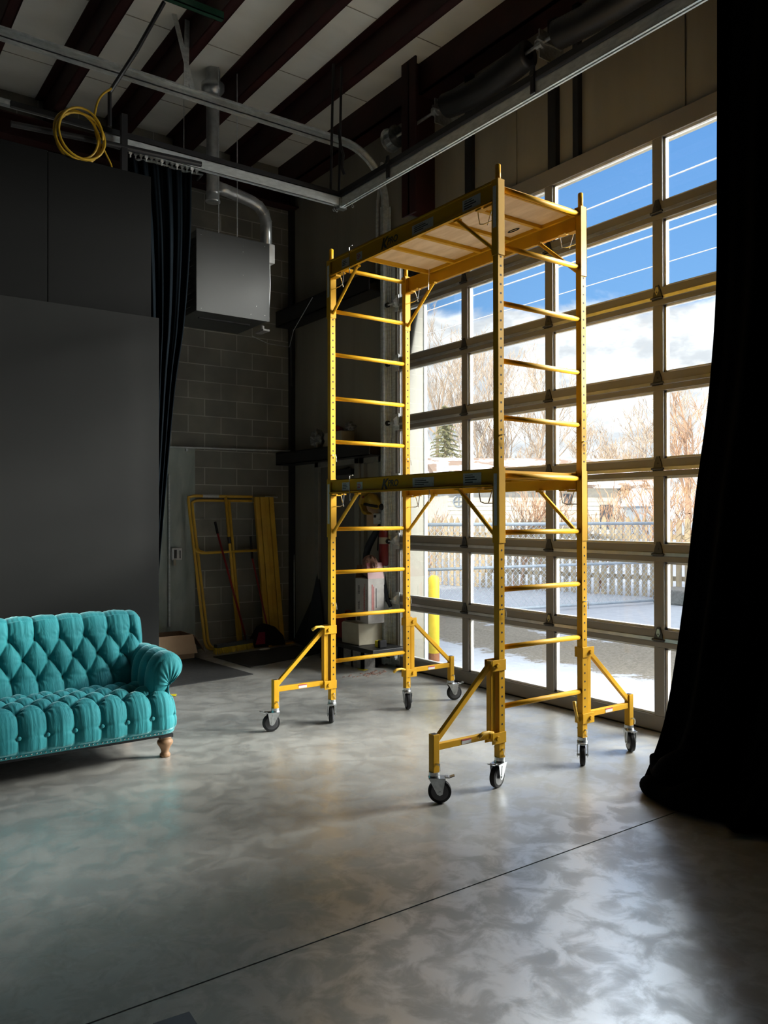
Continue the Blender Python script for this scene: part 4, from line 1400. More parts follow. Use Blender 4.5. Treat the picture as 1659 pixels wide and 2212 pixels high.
tag(MB().bar((4.62, 8.90, 1.805), (4.80, 8.93, 1.80), 0.02, 0.012).build('steel_strap', M_galv), 'short steel strap lying on top of the toe boards', 'strap')
tag(MB().bar((4.50, 8.62, 0.012), (4.98, 8.72, 0.012), 0.05, 0.02).build('floor_strip', M_yeld), 'yellow strip lying on the floor under the toe boards', 'strip')

# push broom
pb = thing('push_broom', (4.1, 8.62, 0), 'push broom with a red handle and yellow bristles leaning on the guard rails', 'broom')
MB().bar((3.80, 8.55, 0.085), (4.47, 8.70, 0.085), 0.065, 0.045).build('head', M_broomb, pb, bevel=0.008)
mb = MB()
for i in range(72):
    for j in range(3):
        x = 3.79 + 0.69 * i / 71
        y = 8.545 + 0.155 * i / 71 + (j - 1) * 0.022
        mb.cyl((x, y, 0.068), (x - 0.012 + random.uniform(-.012, .012), y - 0.035 + (j - 1) * 0.012, 0.002), 0.006, 4, 0.0035)
o = mb.build('bristles', M_brist, pb)
o['kind'] = 'stuff'
MB().cyl((4.235, 8.64, 0.10), (3.96, 8.84, 1.36), 0.0125, 12).build('handle', M_redh, pb, smooth=True)
MB().cyl((3.96, 8.84, 1.36), (3.935, 8.858, 1.50), 0.015, 12).build('grip', M_rub, pb, smooth=True)
MB().cyl((4.245, 8.635, 0.08), (4.232, 8.645, 0.17), 0.017, 12).build('socket', M_broomb, pb)

# lobby dust pan with broom
dp = thing('dustpan', (4.52, 8.62, 0), 'black upright dustpan with a red-handled broom behind the push broom', 'dustpan')
MB().prism([(4.30, 0.01), (4.74, 0.01), (4.72, 0.12), (4.62, 0.23), (4.52, 0.27), (4.42, 0.24), (4.33, 0.12)], lambda a, b_: (a, 8.60 + b_ * 0.2, b_), lambda a, b_: (a, 8.72 + b_ * 0.2, b_)).build('pan', M_rub, dp, bevel=0.01)
MB().cyl((4.535, 8.70, 0.25), (4.42, 8.86, 1.05), 0.010, 10).build('handle', M_redh, dp)
MB().cyl((4.42, 8.86, 1.05), (4.405, 8.875, 1.32), 0.014, 10).build('grip', M_rub, dp)
MB().prism([(4.33, 0.05), (4.45, 0.05), (4.45, 0.19), (4.37, 0.19)], lambda a, b_: (a, 8.585, b_), lambda a, b_: (a, 8.60, b_)).build('brush', M_pink, dp)
tag(MB().sphere((4.36, 8.42, 0.016), 0.05, 6, (1.5, 0.5, 0.3)).build('paper_scrap', M_bead), 'crumpled white scrap lying by the yellow bristles', 'scrap')

tag(MB().tube([(5.00, 8.86, 0.02), (5.02, 8.90, 0.9), (5.025, 8.93, 1.87)], 0.006, 8).build('thin_pole', M_galv), 'thin pale pole leaning in the room corner', 'pole')
# dark cloth leaning in the corner
mb = MB()
mb.add([(4.97, 8.24, 0.92), (4.95, 8.36, 0.55), (4.90, 8.72, 0.02), (4.82, 8.30, 0.02), (4.96, 8.05, 0.02)], [(0, 1, 2, 3), (0, 3, 4)])
tag(mb.build('dark_cloth', M_navy, thick=0.02), 'dark navy sheet slumped in the corner by the white doorframe', 'cloth')

# floor mats
def flatpoly(name, pts, th, m, label, cat):
    o = MB().prism(pts, lambda a, b_: (a, b_, 0.001), lambda a, b_: (a, b_, th)).build(name, m)
    return tag(o, label, cat)


flatpoly('floor_mat', [(2.45, 8.70), (3.50, 8.62), (3.60, 7.20), (2.60, 7.10)], 0.008, M_mat, 'black rubber mat on the floor right behind the sofa arm', 'mat')
flatpoly('floor_mat', [(3.69, 8.36), (4.80, 8.52), (4.93, 8.06), (4.75, 7.86), (3.74, 7.54)], 0.008, M_mat, 'black rubber mat before the push broom', 'mat')
flatpoly('tape_mark', [(4.60, 6.86), (4.70, 6.90), (4.72, 6.84), (4.69, 6.84), (4.62, 6.81)], 0.003, M_tape, 'upper yellow tape mark on the floor by the door rail', 'tape')
flatpoly('tape_mark', [(4.57, 6.79), (4.64, 6.81), (4.66, 6.74), (4.59, 6.72)], 0.003, M_tape, 'small square yellow tape mark on the floor, nearest to the door rail', 'tape')
flatpoly('tape_mark', [(2.56, 6.85), (2.66, 6.80), (2.62, 6.72), (2.60, 6.76), (2.52, 6.78)], 0.003, M_tape, 'yellow tape mark on the floor right of the sofa arm', 'tape')
mb = MB()
for i in range(60):
    x, y = random.gauss(4.55, 0.10), random.gauss(6.55, 0.05)
    s = random.uniform(0.004, 0.013)
    mb.box((x - s, y - s * 0.6, 0.0005), (x + s, y + s * 0.6, s * 0.5))
o = mb.build('floor_debris', M_crumb)
tag(o, 'scattered dry debris on the floor under the lowest rung', 'debris', kind='stuff')
flatpoly('white_scrap', [(4.36, 7.62), (4.47, 7.70), (4.50, 7.68), (4.38, 7.60)], 0.012, M_bead, 'white plastic scrap on the mat before the broom', 'scrap')
flatpoly('dark_patch', [(0.871, 2.423), (0.985, 2.415), (0.978, 2.30), (0.86, 2.31)], 0.002, M_broomb, 'dark square of tape on the floor at the bottom edge', 'tape')

# open cardboard box behind the boards
cb2 = thing('cardboard_box', (3.34, 8.45, 0), 'open brown cardboard box beside the grey board and the mat', 'box')
mb = MB().box((3.0, 8.40, 0.0), (3.49, 8.41, 0.17)).box((3.0, 8.80, 0.0), (3.49, 8.81, 0.26)).box((3.48, 8.40, 0), (3.49, 8.81, 0.26)).box((3.0, 8.40, 0), (3.01, 8.81, 0.26)).box((3.0, 8.40, 0), (3.49, 8.81, 0.01))
mb.build('body', M_cardi, cb2)
MB().add([(3.0, 8.398, 0.27), (3.47, 8.398, 0.27), (3.50, 8.34, 0.07), (3.0, 8.34, 0.07)], [(0, 3, 2, 1)]).build('front_flap', M_card, cb2, thick=0.006)
MB().box((3.0, 8.398, 0.0), (3.485, 8.402, 0.14)).build('front_side', M_card, cb2)
MB().add([(3.49, 8.41, 0.25), (3.49, 8.80, 0.25), (3.66, 8.80, 0.10), (3.62, 8.42, 0.06)], [(0, 1, 2, 3)]).build('side_flap', M_cardi, cb2, thick=0.006)

# ------------------------------------------------------------------ clutter between the doors
k_ = 0
for (x0, y0, z0, lab) in ((4.62, 6.98, 0.0, 'grey concrete block on the floor under the tan carton, the lower one'), (4.62, 7.42, 0.0, 'grey concrete block on the floor under the tan carton, the left one')):
    mb = MB().box((x0, y0 - 0.19, z0), (x0 + 0.03, y0 + 0.19, z0 + 0.19)).box((x0 + 0.16, y0 - 0.19, z0), (x0 + 0.19, y0 + 0.19, z0 + 0.19))
    for yy in (-0.19, -0.015, 0.16):
        mb.box((x0, y0 + yy, z0), (x0 + 0.19, y0 + yy + 0.03, z0 + 0.19))
    tag(mb.build('concrete_block', M_cmu), lab, 'block')
tag(MB().box((4.55, 6.50, 0.191), (4.95, 7.62, 0.235)).build('shelf_plank', M_blk, bevel=0.004), 'dark plank lying on the concrete blocks under the cartons', 'plank')
tag(MB().prism([(6.82, 0.236), (7.14, 0.236), (7.15, 0.44), (7.12, 0.462), (6.83, 0.462)], lambda a, b_: (4.60, a, b_), lambda a, b_: (4.90, a, b_)).build('tan_carton', M_tan, bevel=0.008), 'dented tan carton on the plank below the white printed carton', 'box')
wc = thing('printed_carton', (4.76, 6.85, 0.463), 'tall white carton with red and black print standing on the tan carton', 'box')
MB().box((4.66, 6.74, 0.463), (4.86, 6.97, 0.92)).build('body', M_pcard, wc, bevel=0.003)
for (z, s, off, m_, t_) in ((0.69, 0.030, 0.035, M_red, 'PROFESSIONAL PAINTERS'), (0.66, 0.026, 0.060, M_red, 'SINGLE PACK'), (0.69, 0.026, 0.085, M_tagl, 'ONE GALLON')):
    pass
for i, (yc, z0, z1, m_) in enumerate(((6.80, 0.54, 0.86, M_red), (6.815, 0.56, 0.83, M_red), (6.775, 0.60, 0.80, M_tagl), (6.90, 0.76, 0.84, M_tagl), (6.92, 0.76, 0.84, M_tagl), (6.90, 0.60, 0.68, M_tagl), (6.92, 0.60, 0.67, M_tagl))):
    mb = MB()
    z = z0
    kk = 0
    while z < z1:
        L = (0.010, 0.016, 0.007)[kk % 3]
        mb.box((4.6585, yc - 0.004, z), (4.66, yc + 0.004, z + L))
        z += L + 0.004
        kk += 1
    mb.build('print', m_, wc)
MB().box((4.6585, 6.885, 0.485), (4.66, 6.945, 0.54)).build('print_panel', M_tagl, wc)
for i, (xc, z0, z1, m_) in enumerate(((4.71, 0.60, 0.86, M_red), (4.73, 0.60, 0.84, M_red), (4.76, 0.62, 0.82, M_tagl))):
    MB().box((xc - 0.004, 6.7385, z0), (xc + 0.004, 6.74, z1)).build('print', m_, wc)
MB().add([(4.66, 6.97, 0.92), (4.86, 6.97, 0.92), (4.90, 7.0, 1.05), (4.70, 7.0, 1.05)], [(0, 1, 2, 3)]).build('open_flap', M_cardi, wc, thick=0.004)
MB().add([(4.66, 6.74, 0.92), (4.86, 6.74, 0.92), (4.88, 6.80, 1.08), (4.68, 6.80, 1.08)], [(0, 1, 2, 3)]).build('open_flap', M_redp, wc, thick=0.004)
mb = MB()
P = []
for i in range(15):
    th = math.pi * i / 14
    P.append([(4.77 + 0.085 * math.sin(th) * math.cos(ph) * (1 + 0.15 * math.sin(5 * ph + 3 * th)), 6.86 + 0.10 * math.sin(th) * math.sin(ph) * (1 + 0.15 * math.cos(4 * ph + 5 * th)), 1.03 + 0.12 * math.cos(th) * (1 + 0.1 * math.sin(6 * ph))) for ph in [2 * math.pi * j / 22 for j in range(22)]])
tag(mb.grid(P, closed_v=True).build('crumpled_paper', M_crumb, smooth=False), 'crumpled brown packing paper sticking out of the white carton', 'paper')
gc = thing('gas_can', (4.80, 7.32, 0.236), 'red plastic fuel can behind the tan carton', 'fuel can')
MB().prism([(7.19, 0.236), (7.46, 0.236), (7.46, 0.44), (7.40, 0.50), (7.24, 0.50), (7.19, 0.44)], lambda a, b_: (4.70, a, b_), lambda a, b_: (4.90, a, b_)).build('body', M_redp, gc, bevel=0.02)
MB().tube([(4.80, 7.26, 0.50), (4.80, 7.28, 0.535), (4.80, 7.36, 0.535), (4.80, 7.38, 0.50)], 0.012, 8).build('handle', M_redp, gc, smooth=True)
tm = thing('tape_measure', (4.70, 6.60, 0.236), 'small yellow and black tape measure on the plank, right of the tan carton', 'tape measure')
MB().box((4.68, 6.60, 0.236), (4.76, 6.66, 0.306)).build('case', M_tape, tm, bevel=0.01)
MB().box((4.675, 6.56, 0.236), (4.765, 6.60, 0.316)).build('black_side', M_rub, tm, bevel=0.01)

fe = thing('fire_extinguisher', (4.93, 6.82, 1.03), 'red fire extinguisher on the wall beside the door rail', 'fire extinguisher')
MB().lathe([(0.035, 0.0), (0.048, 0.01), (0.050, 0.03), (0.050, 0.33), (0.042, 0.37), (0.018, 0.40), (0.016, 0.42)], (4.92, 6.83, 1.04), 22).build('cylinder', M_redp, fe, smooth=True)
MB().box((4.905, 6.815, 1.455), (4.935, 6.845, 1.49)).bar((4.92, 6.83, 1.49), (4.90, 6.92, 1.53), 0.02, 0.008).bar((4.92, 6.83, 1.47), (4.90, 6.91, 1.46), 0.02, 0.006).build('valve', M_zinc, fe)
MB().lathe([(0.0507, 0.0), (0.0507, 0.07)], (4.92, 6.83, 1.27), 22).build('label', M_tan, fe)
MB().tube([(4.91, 6.81, 1.46), (4.88, 6.86, 1.42), (4.87, 6.87, 1.2)], 0.007, 8).build('hose', M_rub, fe)

th_ = thing('thermostat', (4.99, 7.02, 1.47), 'small white thermostat on the wall under the yellow tool', 'thermostat')
MB().box((4.96, 6.95, 1.475), (5.03, 7.08, 1.59)).build('case', M_white, th_, bevel=0.01)
MB().box((4.958, 7.02, 1.545), (4.96, 7.065, 1.572)).build('display', M_blk, th_)
tag(MB().box((5.0, 6.86, 1.42), (WX, 7.26, 1.78)).build('backing_board', M_card), 'brown wooden board on the wall behind the white thermostat', 'board')
yt_ = thing('yellow_power_tool', (4.90, 7.0, 1.60), 'yellow and black cordless tool hanging beside the white doorframe', 'tool')
ring = [(7.235, 1.70), (7.17, 1.82), (7.10, 1.83), (7.09, 1.80), (7.15, 1.78), (7.19, 1.69), (7.14, 1.615), (7.08, 1.60), (7.06, 1.58), (7.11, 1.575), (7.16, 1.59)]
MB().prism(ring, lambda a, b_: (4.87, a, b_), lambda a, b_: (4.94, a, b_)).build('grip_loop', M_tool, yt_, bevel=0.006)
P = []
for i in range(13):
    t = i / 12
    y = 7.10 - 0.26 * t
    zc = 1.735 - 0.075 * t * t
    rr = 0.075 * math.sin(math.pi * (0.16 + 0.80 * t)) + 0.008
    P.append([(4.90 + rr * 0.7 * math.cos(a * math.pi / 8), y, zc + rr * math.sin(a * math.pi / 8)) for a in range(16)])
MB().grid(P, closed_v=True).build('body', M_tool, yt_, smooth=True)
MB().bar((4.853, 7.09, 1.69), (4.86, 6.86, 1.66), 0.03, 0.03).build('black_stripe', M_rub, yt_, bevel=0.008)
MB().sphere((4.90, 6.83, 1.655), 0.035, 8).build('nozzle', M_rub, yt_, smooth=True)
MB().cyl((4.84, 7.10, 1.765), (4.85, 7.10, 1.765), 0.014, 12).build('trigger', M_redp, yt_)
pts, _q = profile([(4.90, 6.86, 1.46), (4.90, 6.95, 1.38), (4.88, 7.06, 1.22), (4.88, 7.10, 1.05), (4.90, 7.03, 0.93)], 30)
tag(MB().tube(pts.tolist(), [0.016 + 0.022 * math.sin(math.pi * (0.15 + 0.75 * i / 29)) for i in range(30)], 10).build('black_hose', M_navy, smooth=True), 'thick black hose hanging down the wall below the thermostat', 'hose')
pts, _q = profile([(4.93, 6.86, 1.05), (4.92, 6.82, 0.9), (4.91, 6.76, 0.72), (4.93, 6.72, 0.62)], 20)
tag(MB().tube(pts.tolist(), 0.02, 8).build('dark_strap', M_navy, smooth=True), 'dark strap hanging to the right of the printed carton', 'strap')

# things on the dark girt above the doorframe
tag(MB().box((4.83, 7.50, 2.351), (5.0, 7.86, 2.51)).build('beige_box', M_tan, bevel=0.005), 'beige box on the dark ledge above the white doorframe', 'box')
tag(MB().cyl((4.85, 7.62, 2.545), (4.98, 7.74, 2.545), 0.034, 12).build('red_roll', M_redp), 'small red roll on top of the beige box', 'roll')


def blob(name, c, r, s, m, seed, label, cat):
    rg = random.Random(seed)
    ph = [rg.uniform(0, 6) for _ in range(6)]
    P = []
    for i in range(17):
        t = math.pi * i / 16
        row = []
        for j in range(26):
            a = 2 * math.pi * j / 26
            k = 1 + 0.14 * math.sin(3 * a + ph[0] + 2 * t) + 0.12 * math.sin(5 * a + ph[1] - 4 * t) + 0.08 * math.sin(9 * t + ph[2] + a)
            row.append((c[0] + s[0] * r * k * math.sin(t) * math.cos(a), c[1] + s[1] * r * k * math.sin(t) * math.sin(a), c[2] + s[2] * r * k * math.cos(t)))
        P.append(row)
    return tag(MB().grid(P, closed_v=True).build(name, m), label, cat)


blob('cloth_bundle', (4.90, 7.42, 2.555), 0.055, (1, 1.3, 0.75), M_bag, 2, 'crumpled pale bundle on the right end of the beige box', 'bundle')
blob('plastic_bag', (4.86, 8.06, 2.46), 0.10, (0.7, 0.9, 1.0), M_bag, 5, 'crumpled grey bag on the ledge left of the beige box', 'bag')

# thin cables in the corner
tag(MB().tube([(3.92, 7.85, 3.50), (4.45, 8.5, 3.60), (4.93, 8.85, 3.68), (4.79, 8.5, 3.80), (4.79, 8.05, 4.10)], 0.005, 6).build('cable', M_galv), 'thin grey cable sagging from the heater to the dark beam', 'cable')
tag(MB().cyl((4.96, 8.86, 3.2), (4.96, 8.86, 4.6), 0.022, 10).build('corner_pipe', M_blk), 'black vertical pipe in the room corner right of the heater', 'pipe')
tag(MB().tube([(4.96, 7.0, 4.12), (4.96, 6.98, 4.9), (4.96, 6.90, 5.3)], 0.018, 8).build('corner_conduit', M_galv), 'grey conduit rising beside the curved door rail', 'conduit')

# ------------------------------------------------------------------ outside
bo = thing('bollard', (5.60, 6.84, -0.03), 'yellow steel bollard outside the far end of the glass door', 'bollard')
MB().lathe([(0.060, -0.03), (0.060, 0.86), (0.054, 0.885), (0.035, 0.905), (0.006, 0.912)], (5.62, 6.86, 0), 28).build('post', M_boll, bo, smooth=True)
MB().lathe([(0.0615, 0.0), (0.0615, 0.05), (0.0608, 0.09)], (5.62, 6.86, -0.03), 20).build('rusty_foot', M_rust, bo)


def at(px, d):
    a = (px - 829.5) / F
    return Vector((d * (st + a * ct), d * (ct - a * st), 0))


# chain link gate
A, B = at(884, 12.4), at(1418, 14.6)
cg = thing('chain_link_fence', (*((A + B) / 2).xy, -0.03), 'silver chain link gate standing in the snow before the picket fence', 'fence')
dv = (B - A)
L = dv.length
dn = dv.normalized()
for nm, z, r_ in (('top_rail', 1.43, 0.028), ('mid_rail', 0.73, 0.024), ('bottom_rail', 0.04, 0.026)):
    MB().cyl(A + Vector((0, 0, z)), B + Vector((0, 0, z)), r_, 10).build(nm, M_fgrey, cg, smooth=True)
for t in (0.215, 0.655, 1.0):
    p = A + dv * t
    MB().cyl(p + Vector((0, 0, -0.03)), p + Vector((0, 0, 1.45)), 0.032, 12).build('post', M_fgrey, cg, smooth=True)
mb = MB()
sp_ = 0.105
k = -1.42
while k < L:
    for s in (1, -1):
        x0, z0, x1, z1 = k, 0.03, k + 1.42, 1.42
        if s < 0:
            z0, z1 = z1, z0
        if x0 < 0:
            z0 += (z1 - z0) * (-x0) / (x1 - x0)
            x0 = 0
        if x1 > L:
            z1 = z0 + (z1 - z0) * (L - x0) / (x1 - x0)
            x1 = L
        off = Vector((dn.y, -dn.x, 0)) * (0.004 * s)
        mb.tube([A + dn * x0 + Vector((0, 0, z0)) + off, A + dn * x1 + Vector((0, 0, z1)) + off], 0.0045, 3, cap=False)
    k += sp_
mb.build('wire_mesh', M_fgrey, cg)

# picket fence
A, B = Vector((11.85, 14.9, 0)), Vector((13.9, 8.4, 0))
pf = thing('picket_fence', (*((A + B) / 2).xy, -0.03), 'weathered wooden picket fence with pointed tops behind the chain link gate', 'fence')
dv = B - A
L = dv.length
dn = dv.normalized()
nrmv = Vector((-dn.y, dn.x, 0))
if nrmv.dot(Vector((-1, -1, 0))) < 0:
    nrmv = -nrmv
for z in (0.35, 1.15):
    MB().bar(A - nrmv * 0.04 + Vector((0, 0, z)), B - nrmv * 0.04 + Vector((0, 0, z)), 0.04, 0.09).build('cross_rail', M_pick, pf)
nP = int(L / 0.165)
for i in range(nP + 1):
    p = A + dn * (0.165 * i)
    h = 1.56 + random.uniform(-0.03, 0.03)
    w_ = 0.052
    lean = random.uniform(-0.012, 0.012)
    poly = [(-w_, -0.02), (w_, -0.02), (w_ + lean, h - 0.10), (lean, h), (-w_ + lean, h - 0.10)]
    MB().prism(poly, lambda a, b_: p + dn * a + Vector((0, 0, b_)), lambda a, b_: p + dn * a + nrmv * 0.02 + Vector((0, 0, b_))).build('picket', M_pick, pf)
# low concrete curb at the right end of the gate
pc = at(1475, 14.6)
tag(MB().box((pc.x - 0.35, pc.y - 0.6, -0.03), (pc.x + 0.35, pc.y + 0.4, 0.24)).build('concrete_curb', M_cmu, bevel=0.03), 'low snowy concrete curb by the right end of the gate', 'curb')


# houses
def wall_quad(mb, P0, P1, z0, z1, back):
    d = (P1 - P0).normalized()
    n_ = Vector((d.y, -d.x, 0))
    if n_.dot(P0) < 0:
        n_ = -n_
    v4 = [P0, P1, P1 + n_ * back, P0 + n_ * back]
    mb.add([(p.x, p.y, z0) for p in v4] + [(p.x, p.y, z1) for p in v4], [(0, 3, 2, 1), (4, 5, 6, 7), (0, 1, 5, 4), (1, 2, 6, 5), (2, 3, 7, 6), (3, 0, 4, 7)])
    return n_


H1 = thing('house', (*at(1150, 32).xy, -0.03), 'cream sided house with a snowy brown roof behind the picket fence', 'house')
P0, P1 = at(967, 29.5), at(1334, 30.5)
mb = MB()
nv_ = wall_quad(mb, P0, P1, -0.03, 2.75, 6)
dh = (P1 - P0).normalized()
Lh = (P1 - P0).length
for k in range(16):
    z = 0.2 + k * 0.16
    mb.bar(P0 - nv_ * 0.01 + Vector((0, 0, z)), P1 - nv_ * 0.01 + Vector((0, 0, z)), 0.02, 0.012)
mb.build('siding_wall', M_siding, H1)
e = 0.45
z0, z1 = 2.72, 3.95
a0, a1 = P0 - nv_ * e - dh * 0.3, P1 - nv_ * e + dh * 1.6
b0, b1 = P0 + nv_ * 3.0 - dh * 0.3, P1 + nv_ * 3.0 + dh * 1.6
c0, c1 = P0 + nv_ * 6.5 - dh * 0.3, P1 + nv_ * 6.5 + dh * 1.6
mb = MB().add([(a0.x, a0.y, z0), (a1.x, a1.y, z0), (b1.x, b1.y, z1), (b0.x, b0.y, z1), (c0.x, c0.y, z0), (c1.x, c1.y, z0)], [(0, 1, 2, 3), (3, 2, 5, 4), (0, 3, 4), (1, 5, 2)])
mb.build('roof', M_roofm, H1, thick=0.12)
for (t, z, w_, h_) in ((0.93, 1.1, 0.5, 0.9), (0.70, 2.0, 0.3, 0.4)):
    p = P0 + dh * (Lh * t) - nv_ * 0.03
    MB().bar(p + Vector((0, 0, z)), p + Vector((0, 0, z + h_)), w_, 0.05, nv_).build('window', M_winm, H1)
p = P0 + dh * 0.40 - nv_ * 0.04 + Vector((0, 0, 2.13))
rr_ = [p + dh * (0.20 * math.cos(a * math.pi / 10)) + Vector((0, 0, 0.20 * math.sin(a * math.pi / 10))) for a in range(20)]
MB().tube(rr_, 0.03, 6, closed=True).bar(p - dh * 0.2, p + dh * 0.2, 0.03, 0.03).bar(p - Vector((0, 0, 0.2)), p + Vector((0, 0, 0.2)), 0.03, 0.03).build('round_window', M_fgrey, H1)
p = P0 + dh * 0.0 + nv_ * 0.8
MB().box((p.x - 0.16, p.y - 0.16, 3.0), (p.x + 0.16, p.y + 0.16, 3.62)).build('vent_housing', M_snow, H1)
H2 = thing('house', (*at(925, 34).xy, -0.03), 'brown brick house with a small window, left of the cream one', 'house')
Q0, Q1 = at(850, 34), at(965, 34)
mb = MB()
nv2 = wall_quad(mb, Q0, Q1, -0.03, 2.7, 5)
mb.build('brick_wall', M_brick, H2)
dh2 = (Q1 - Q0).normalized()
a0, a1 = Q0 - nv2 * 0.4, Q1 - nv2 * 0.4 + dh2 * 0.2
b0, b1 = Q0 + nv2 * 3, Q1 + nv2 * 3 + dh2 * 0.2
c0, c1 = Q0 + nv2 * 5.4, Q1 + nv2 * 5.4 + dh2 * 0.2
MB().add([(a0.x, a0.y, 2.66), (a1.x, a1.y, 2.66), (b1.x, b1.y, 3.4), (b0.x, b0.y, 3.4), (c0.x, c0.y, 2.66), (c1.x, c1.y, 2.66)], [(0, 1, 2, 3), (3, 2, 5, 4), (0, 3, 4), (1, 5, 2)]).build('roof', M_snow, H2, thick=0.1)
p = at(940, 33.9)
wn = MB().bar(p + Vector((0, 0, 2.05)), p + Vector((0, 0, 2.45)), 0.42, 0.06, nv2).build('window', M_winm, H2)
MB().bar(p - nv2 * 0.04 + Vector((0, 0, 2.05)), p - nv2 * 0.04 + Vector((0, 0, 2.45)), 0.03, 0.03).bar(p - nv2 * 0.04 - dh2 * 0.21 + Vector((0, 0, 2.25)), p - nv2 * 0.04 + dh2 * 0.21 + Vector((0, 0, 2.25)), 0.03, 0.03).build('muntins', M_white, wn)
# small white gabled shed at the right
S = thing('garden_shed', (*at(1387, 27).xy, -0.03), 'small white gabled shed among the trees right of the cream house', 'shed')
p = at(1387, 27)
dr_ = Vector((ct, -st, 0))
df = Vector((st, ct, 0))
MB().prism([(-0.30, 0), (0.30, 0), (0.30, 1.95), (0, 2.1), (-0.30, 1.95)], lambda a, b_: p + dr_ * a + Vector((0, 0, b_)), lambda a, b_: p + dr_ * a + df * 1.0 + Vector((0, 0, b_))).build('body', M_fgrey, S)
MB().prism([(-0.40, 1.98), (0.0, 2.52), (0.40, 1.98), (0.40, 1.90), (-0.40, 1.90)], lambda a, b_: p + dr_ * a - df * 0.1 + Vector((0, 0, b_)), lambda a, b_: p + dr_ * a + df * 1.1 + Vector((0, 0, b_))).build('roof', M_snow, S)


# bare trees
def bare_tree(base, h, seed, trunk_r, m, spread=0.55, levels=6, first=0.25, stems=1, twig=0.008):
    rg = random.Random(seed)
    mb = MB()

    def grow(p, d, ln, r, lv):
        n = 3
        pts = [p]
        q_ = p.copy()
        dd_ = d.copy()
        for i in range(n):
            dd_ = (dd_ + Vector((rg.uniform(-1, 1), rg.uniform(-1, 1), rg.uniform(-0.5, 0.9))) * 0.13).normalized()
            q_ = q_ + dd_ * (ln / n)
            pts.append(q_.copy())
        mb.tube(pts, r, 4 if lv > 3 else 3, max(r * 0.62, twig * 0.7), cap=False)
        if lv <= 0:
            return
        kids = 2 if rg.random() < 0.45 else 3
        for c_ in range(kids):
            src = pts[-1] if c_ == 0 else pts[rg.choice((1, 2, 3))]
            ax = Vector((rg.uniform(-1, 1), rg.uniform(-1, 1), rg.uniform(-0.15, 0.75)))
            nd = (dd_ * (1.0 if c_ == 0 else 0.75) + ax.normalized() * spread * (0.6 if c_ == 0 else 1.0)).normalized()
            grow(src, nd, ln * rg.uniform(0.62, 0.86), max(r * (0.68 if c_ == 0 else 0.5), twig), lv - 1)

    for s_ in range(stems):
        d = Vector((rg.uniform(-.25, .25) * (1 if stems > 1 else 0.2), rg.uniform(-.25, .25) * (1 if stems > 1 else 0.2), 1)).normalized()
        grow(Vector(base) + Vector((rg.uniform(-.1, .1), rg.uniform(-.1, .1), -0.05)) * (stems > 1), d, h * first, trunk_r, levels)
    return mb


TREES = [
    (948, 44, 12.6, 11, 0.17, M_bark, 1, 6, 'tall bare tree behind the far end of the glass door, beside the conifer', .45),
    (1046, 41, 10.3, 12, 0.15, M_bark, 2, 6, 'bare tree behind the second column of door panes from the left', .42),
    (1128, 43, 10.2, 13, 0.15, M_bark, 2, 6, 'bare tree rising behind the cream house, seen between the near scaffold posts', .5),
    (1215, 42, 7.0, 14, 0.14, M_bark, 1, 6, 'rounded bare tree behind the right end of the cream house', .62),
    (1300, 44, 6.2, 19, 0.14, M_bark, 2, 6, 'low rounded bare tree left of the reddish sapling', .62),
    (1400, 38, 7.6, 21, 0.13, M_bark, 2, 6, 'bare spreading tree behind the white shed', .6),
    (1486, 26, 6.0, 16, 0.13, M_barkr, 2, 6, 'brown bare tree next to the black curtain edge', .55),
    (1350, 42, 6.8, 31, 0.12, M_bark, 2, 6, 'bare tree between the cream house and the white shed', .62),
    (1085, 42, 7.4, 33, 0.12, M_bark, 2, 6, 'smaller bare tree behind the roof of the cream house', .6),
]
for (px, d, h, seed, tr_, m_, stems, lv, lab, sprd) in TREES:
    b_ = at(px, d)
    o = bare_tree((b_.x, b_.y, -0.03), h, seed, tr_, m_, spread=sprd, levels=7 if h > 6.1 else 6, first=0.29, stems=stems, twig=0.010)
    tag(o.build('bare_tree', m_), lab, 'tree', 'bare trees beyond the fence')
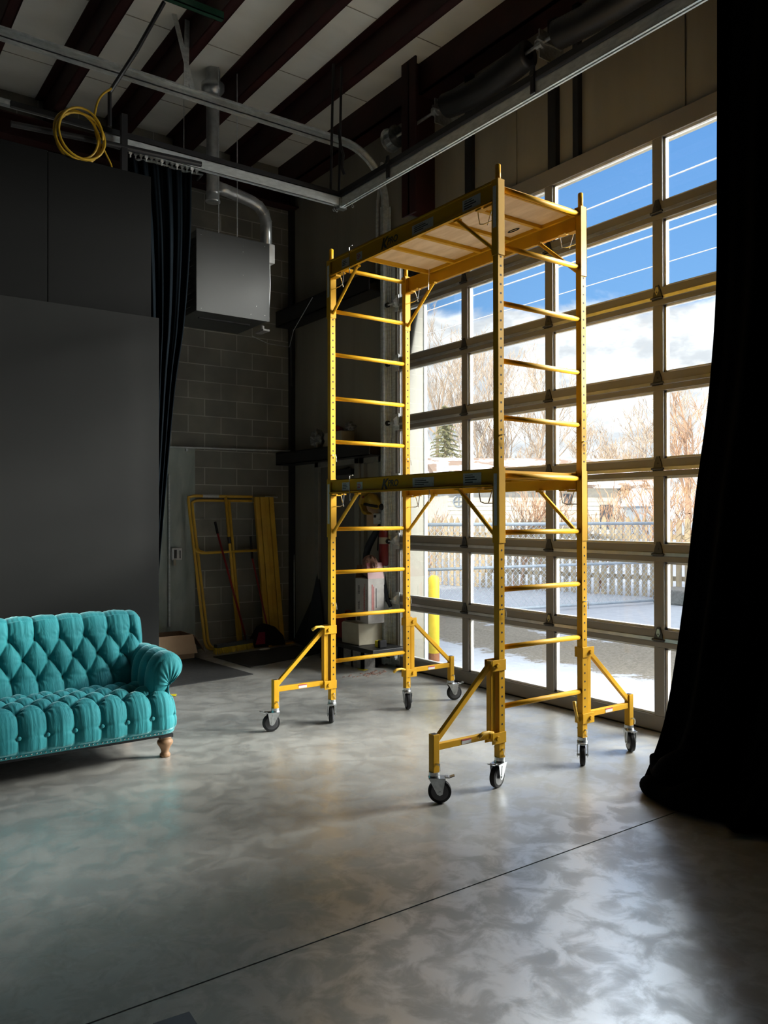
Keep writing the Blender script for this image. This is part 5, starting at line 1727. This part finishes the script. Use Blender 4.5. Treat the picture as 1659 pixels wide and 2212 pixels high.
for (px, d, h, seed, lab) in ((1418, 15.8, 3.6, 41, 'reddish sapling with long twigs behind the right end of the picket fence'),
                              (1120, 17.5, 2.9, 42, 'reddish twiggy shrub before the cream house, seen between the near scaffold posts'),
                              (1185, 18.0, 2.6, 43, 'reddish twiggy shrub before the right half of the cream house'),
                              (1290, 17.0, 2.7, 44, 'twiggy shrub behind the pickets right of the near scaffold post'),
                              (1490, 16.5, 3.0, 45, 'bushy reddish shrub beside the black curtain edge'),
                              (925, 20, 2.2, 46, 'low twiggy shrub before the brick house')):
    b_ = at(px, d)
    o = bare_tree((b_.x, b_.y, -0.03), h, seed, 0.03, M_barkr, spread=0.5, levels=5, first=0.26, stems=3, twig=0.006)
    tag(o.build('bare_shrub', M_barkr), lab, 'shrub', 'twiggy shrubs behind the picket fence')

# conifer
b_ = at(962, 41)
cf = thing('conifer', (b_.x, b_.y, -0.03), 'green conifer with drooping branches at the far end of the glass door', 'tree')
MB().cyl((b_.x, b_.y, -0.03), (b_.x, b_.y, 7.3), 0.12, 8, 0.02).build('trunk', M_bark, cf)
mb = MB()
rg = random.Random(9)
for i in range(170):
    t = i / 169
    z = 1.0 + 6.2 * t
    a = i * 2.4
    ln = (1.95 * (1 - t) + 0.18) * rg.uniform(0.8, 1.1)
    d = Vector((math.cos(a), math.sin(a), 0))
    pts = [Vector((b_.x, b_.y, z)) + d * (ln * k / 5) + Vector((0, 0, 0.10 * math.sin(k / 5 * 2.2) * ln - 0.16 * (k / 5) ** 2 * ln)) for k in range(6)]
    for k in range(5):
        for s in range(5):
            p0_ = pts[k].lerp(pts[k + 1], s / 5)
            sd_ = Vector((-d.y, d.x, 0)) * rg.choice((-1, 1))
            e_ = p0_ + (sd_ * 0.6 + d * 0.4) * (0.30 * (1 - k / 8)) * rg.uniform(.6, 1.1) + Vector((0, 0, -0.10 * rg.uniform(.5, 1.5)))
            w_ = Vector((0, 0, 0.035))
            mb.add([p0_ - w_, p0_ + w_, e_], [(0, 1, 2)])
            mb.add([p0_ - d * 0.03, p0_ + d * 0.03, e_], [(0, 1, 2)])
mb.build('foliage', M_need, cf)

# overhead wires
for i, (x, z, lab) in enumerate(((16, 9.35, 'topmost overhead wire crossing the blue sky'), (16, 8.14, 'thick overhead wire, second from the top'), (16, 7.42, 'overhead wire, lowest of the three'))):
    pts = [(x, -25 + k * 12, z + 0.0 * k + 0.5 * ((k - 5) / 5) ** 2 * 0.5 - 0.1) for k in range(13)]
    tag(MB().tube(pts, 0.020 if i < 2 else 0.012, 6).build('overhead_wire', M_wire), lab, 'wire', 'overhead wires')
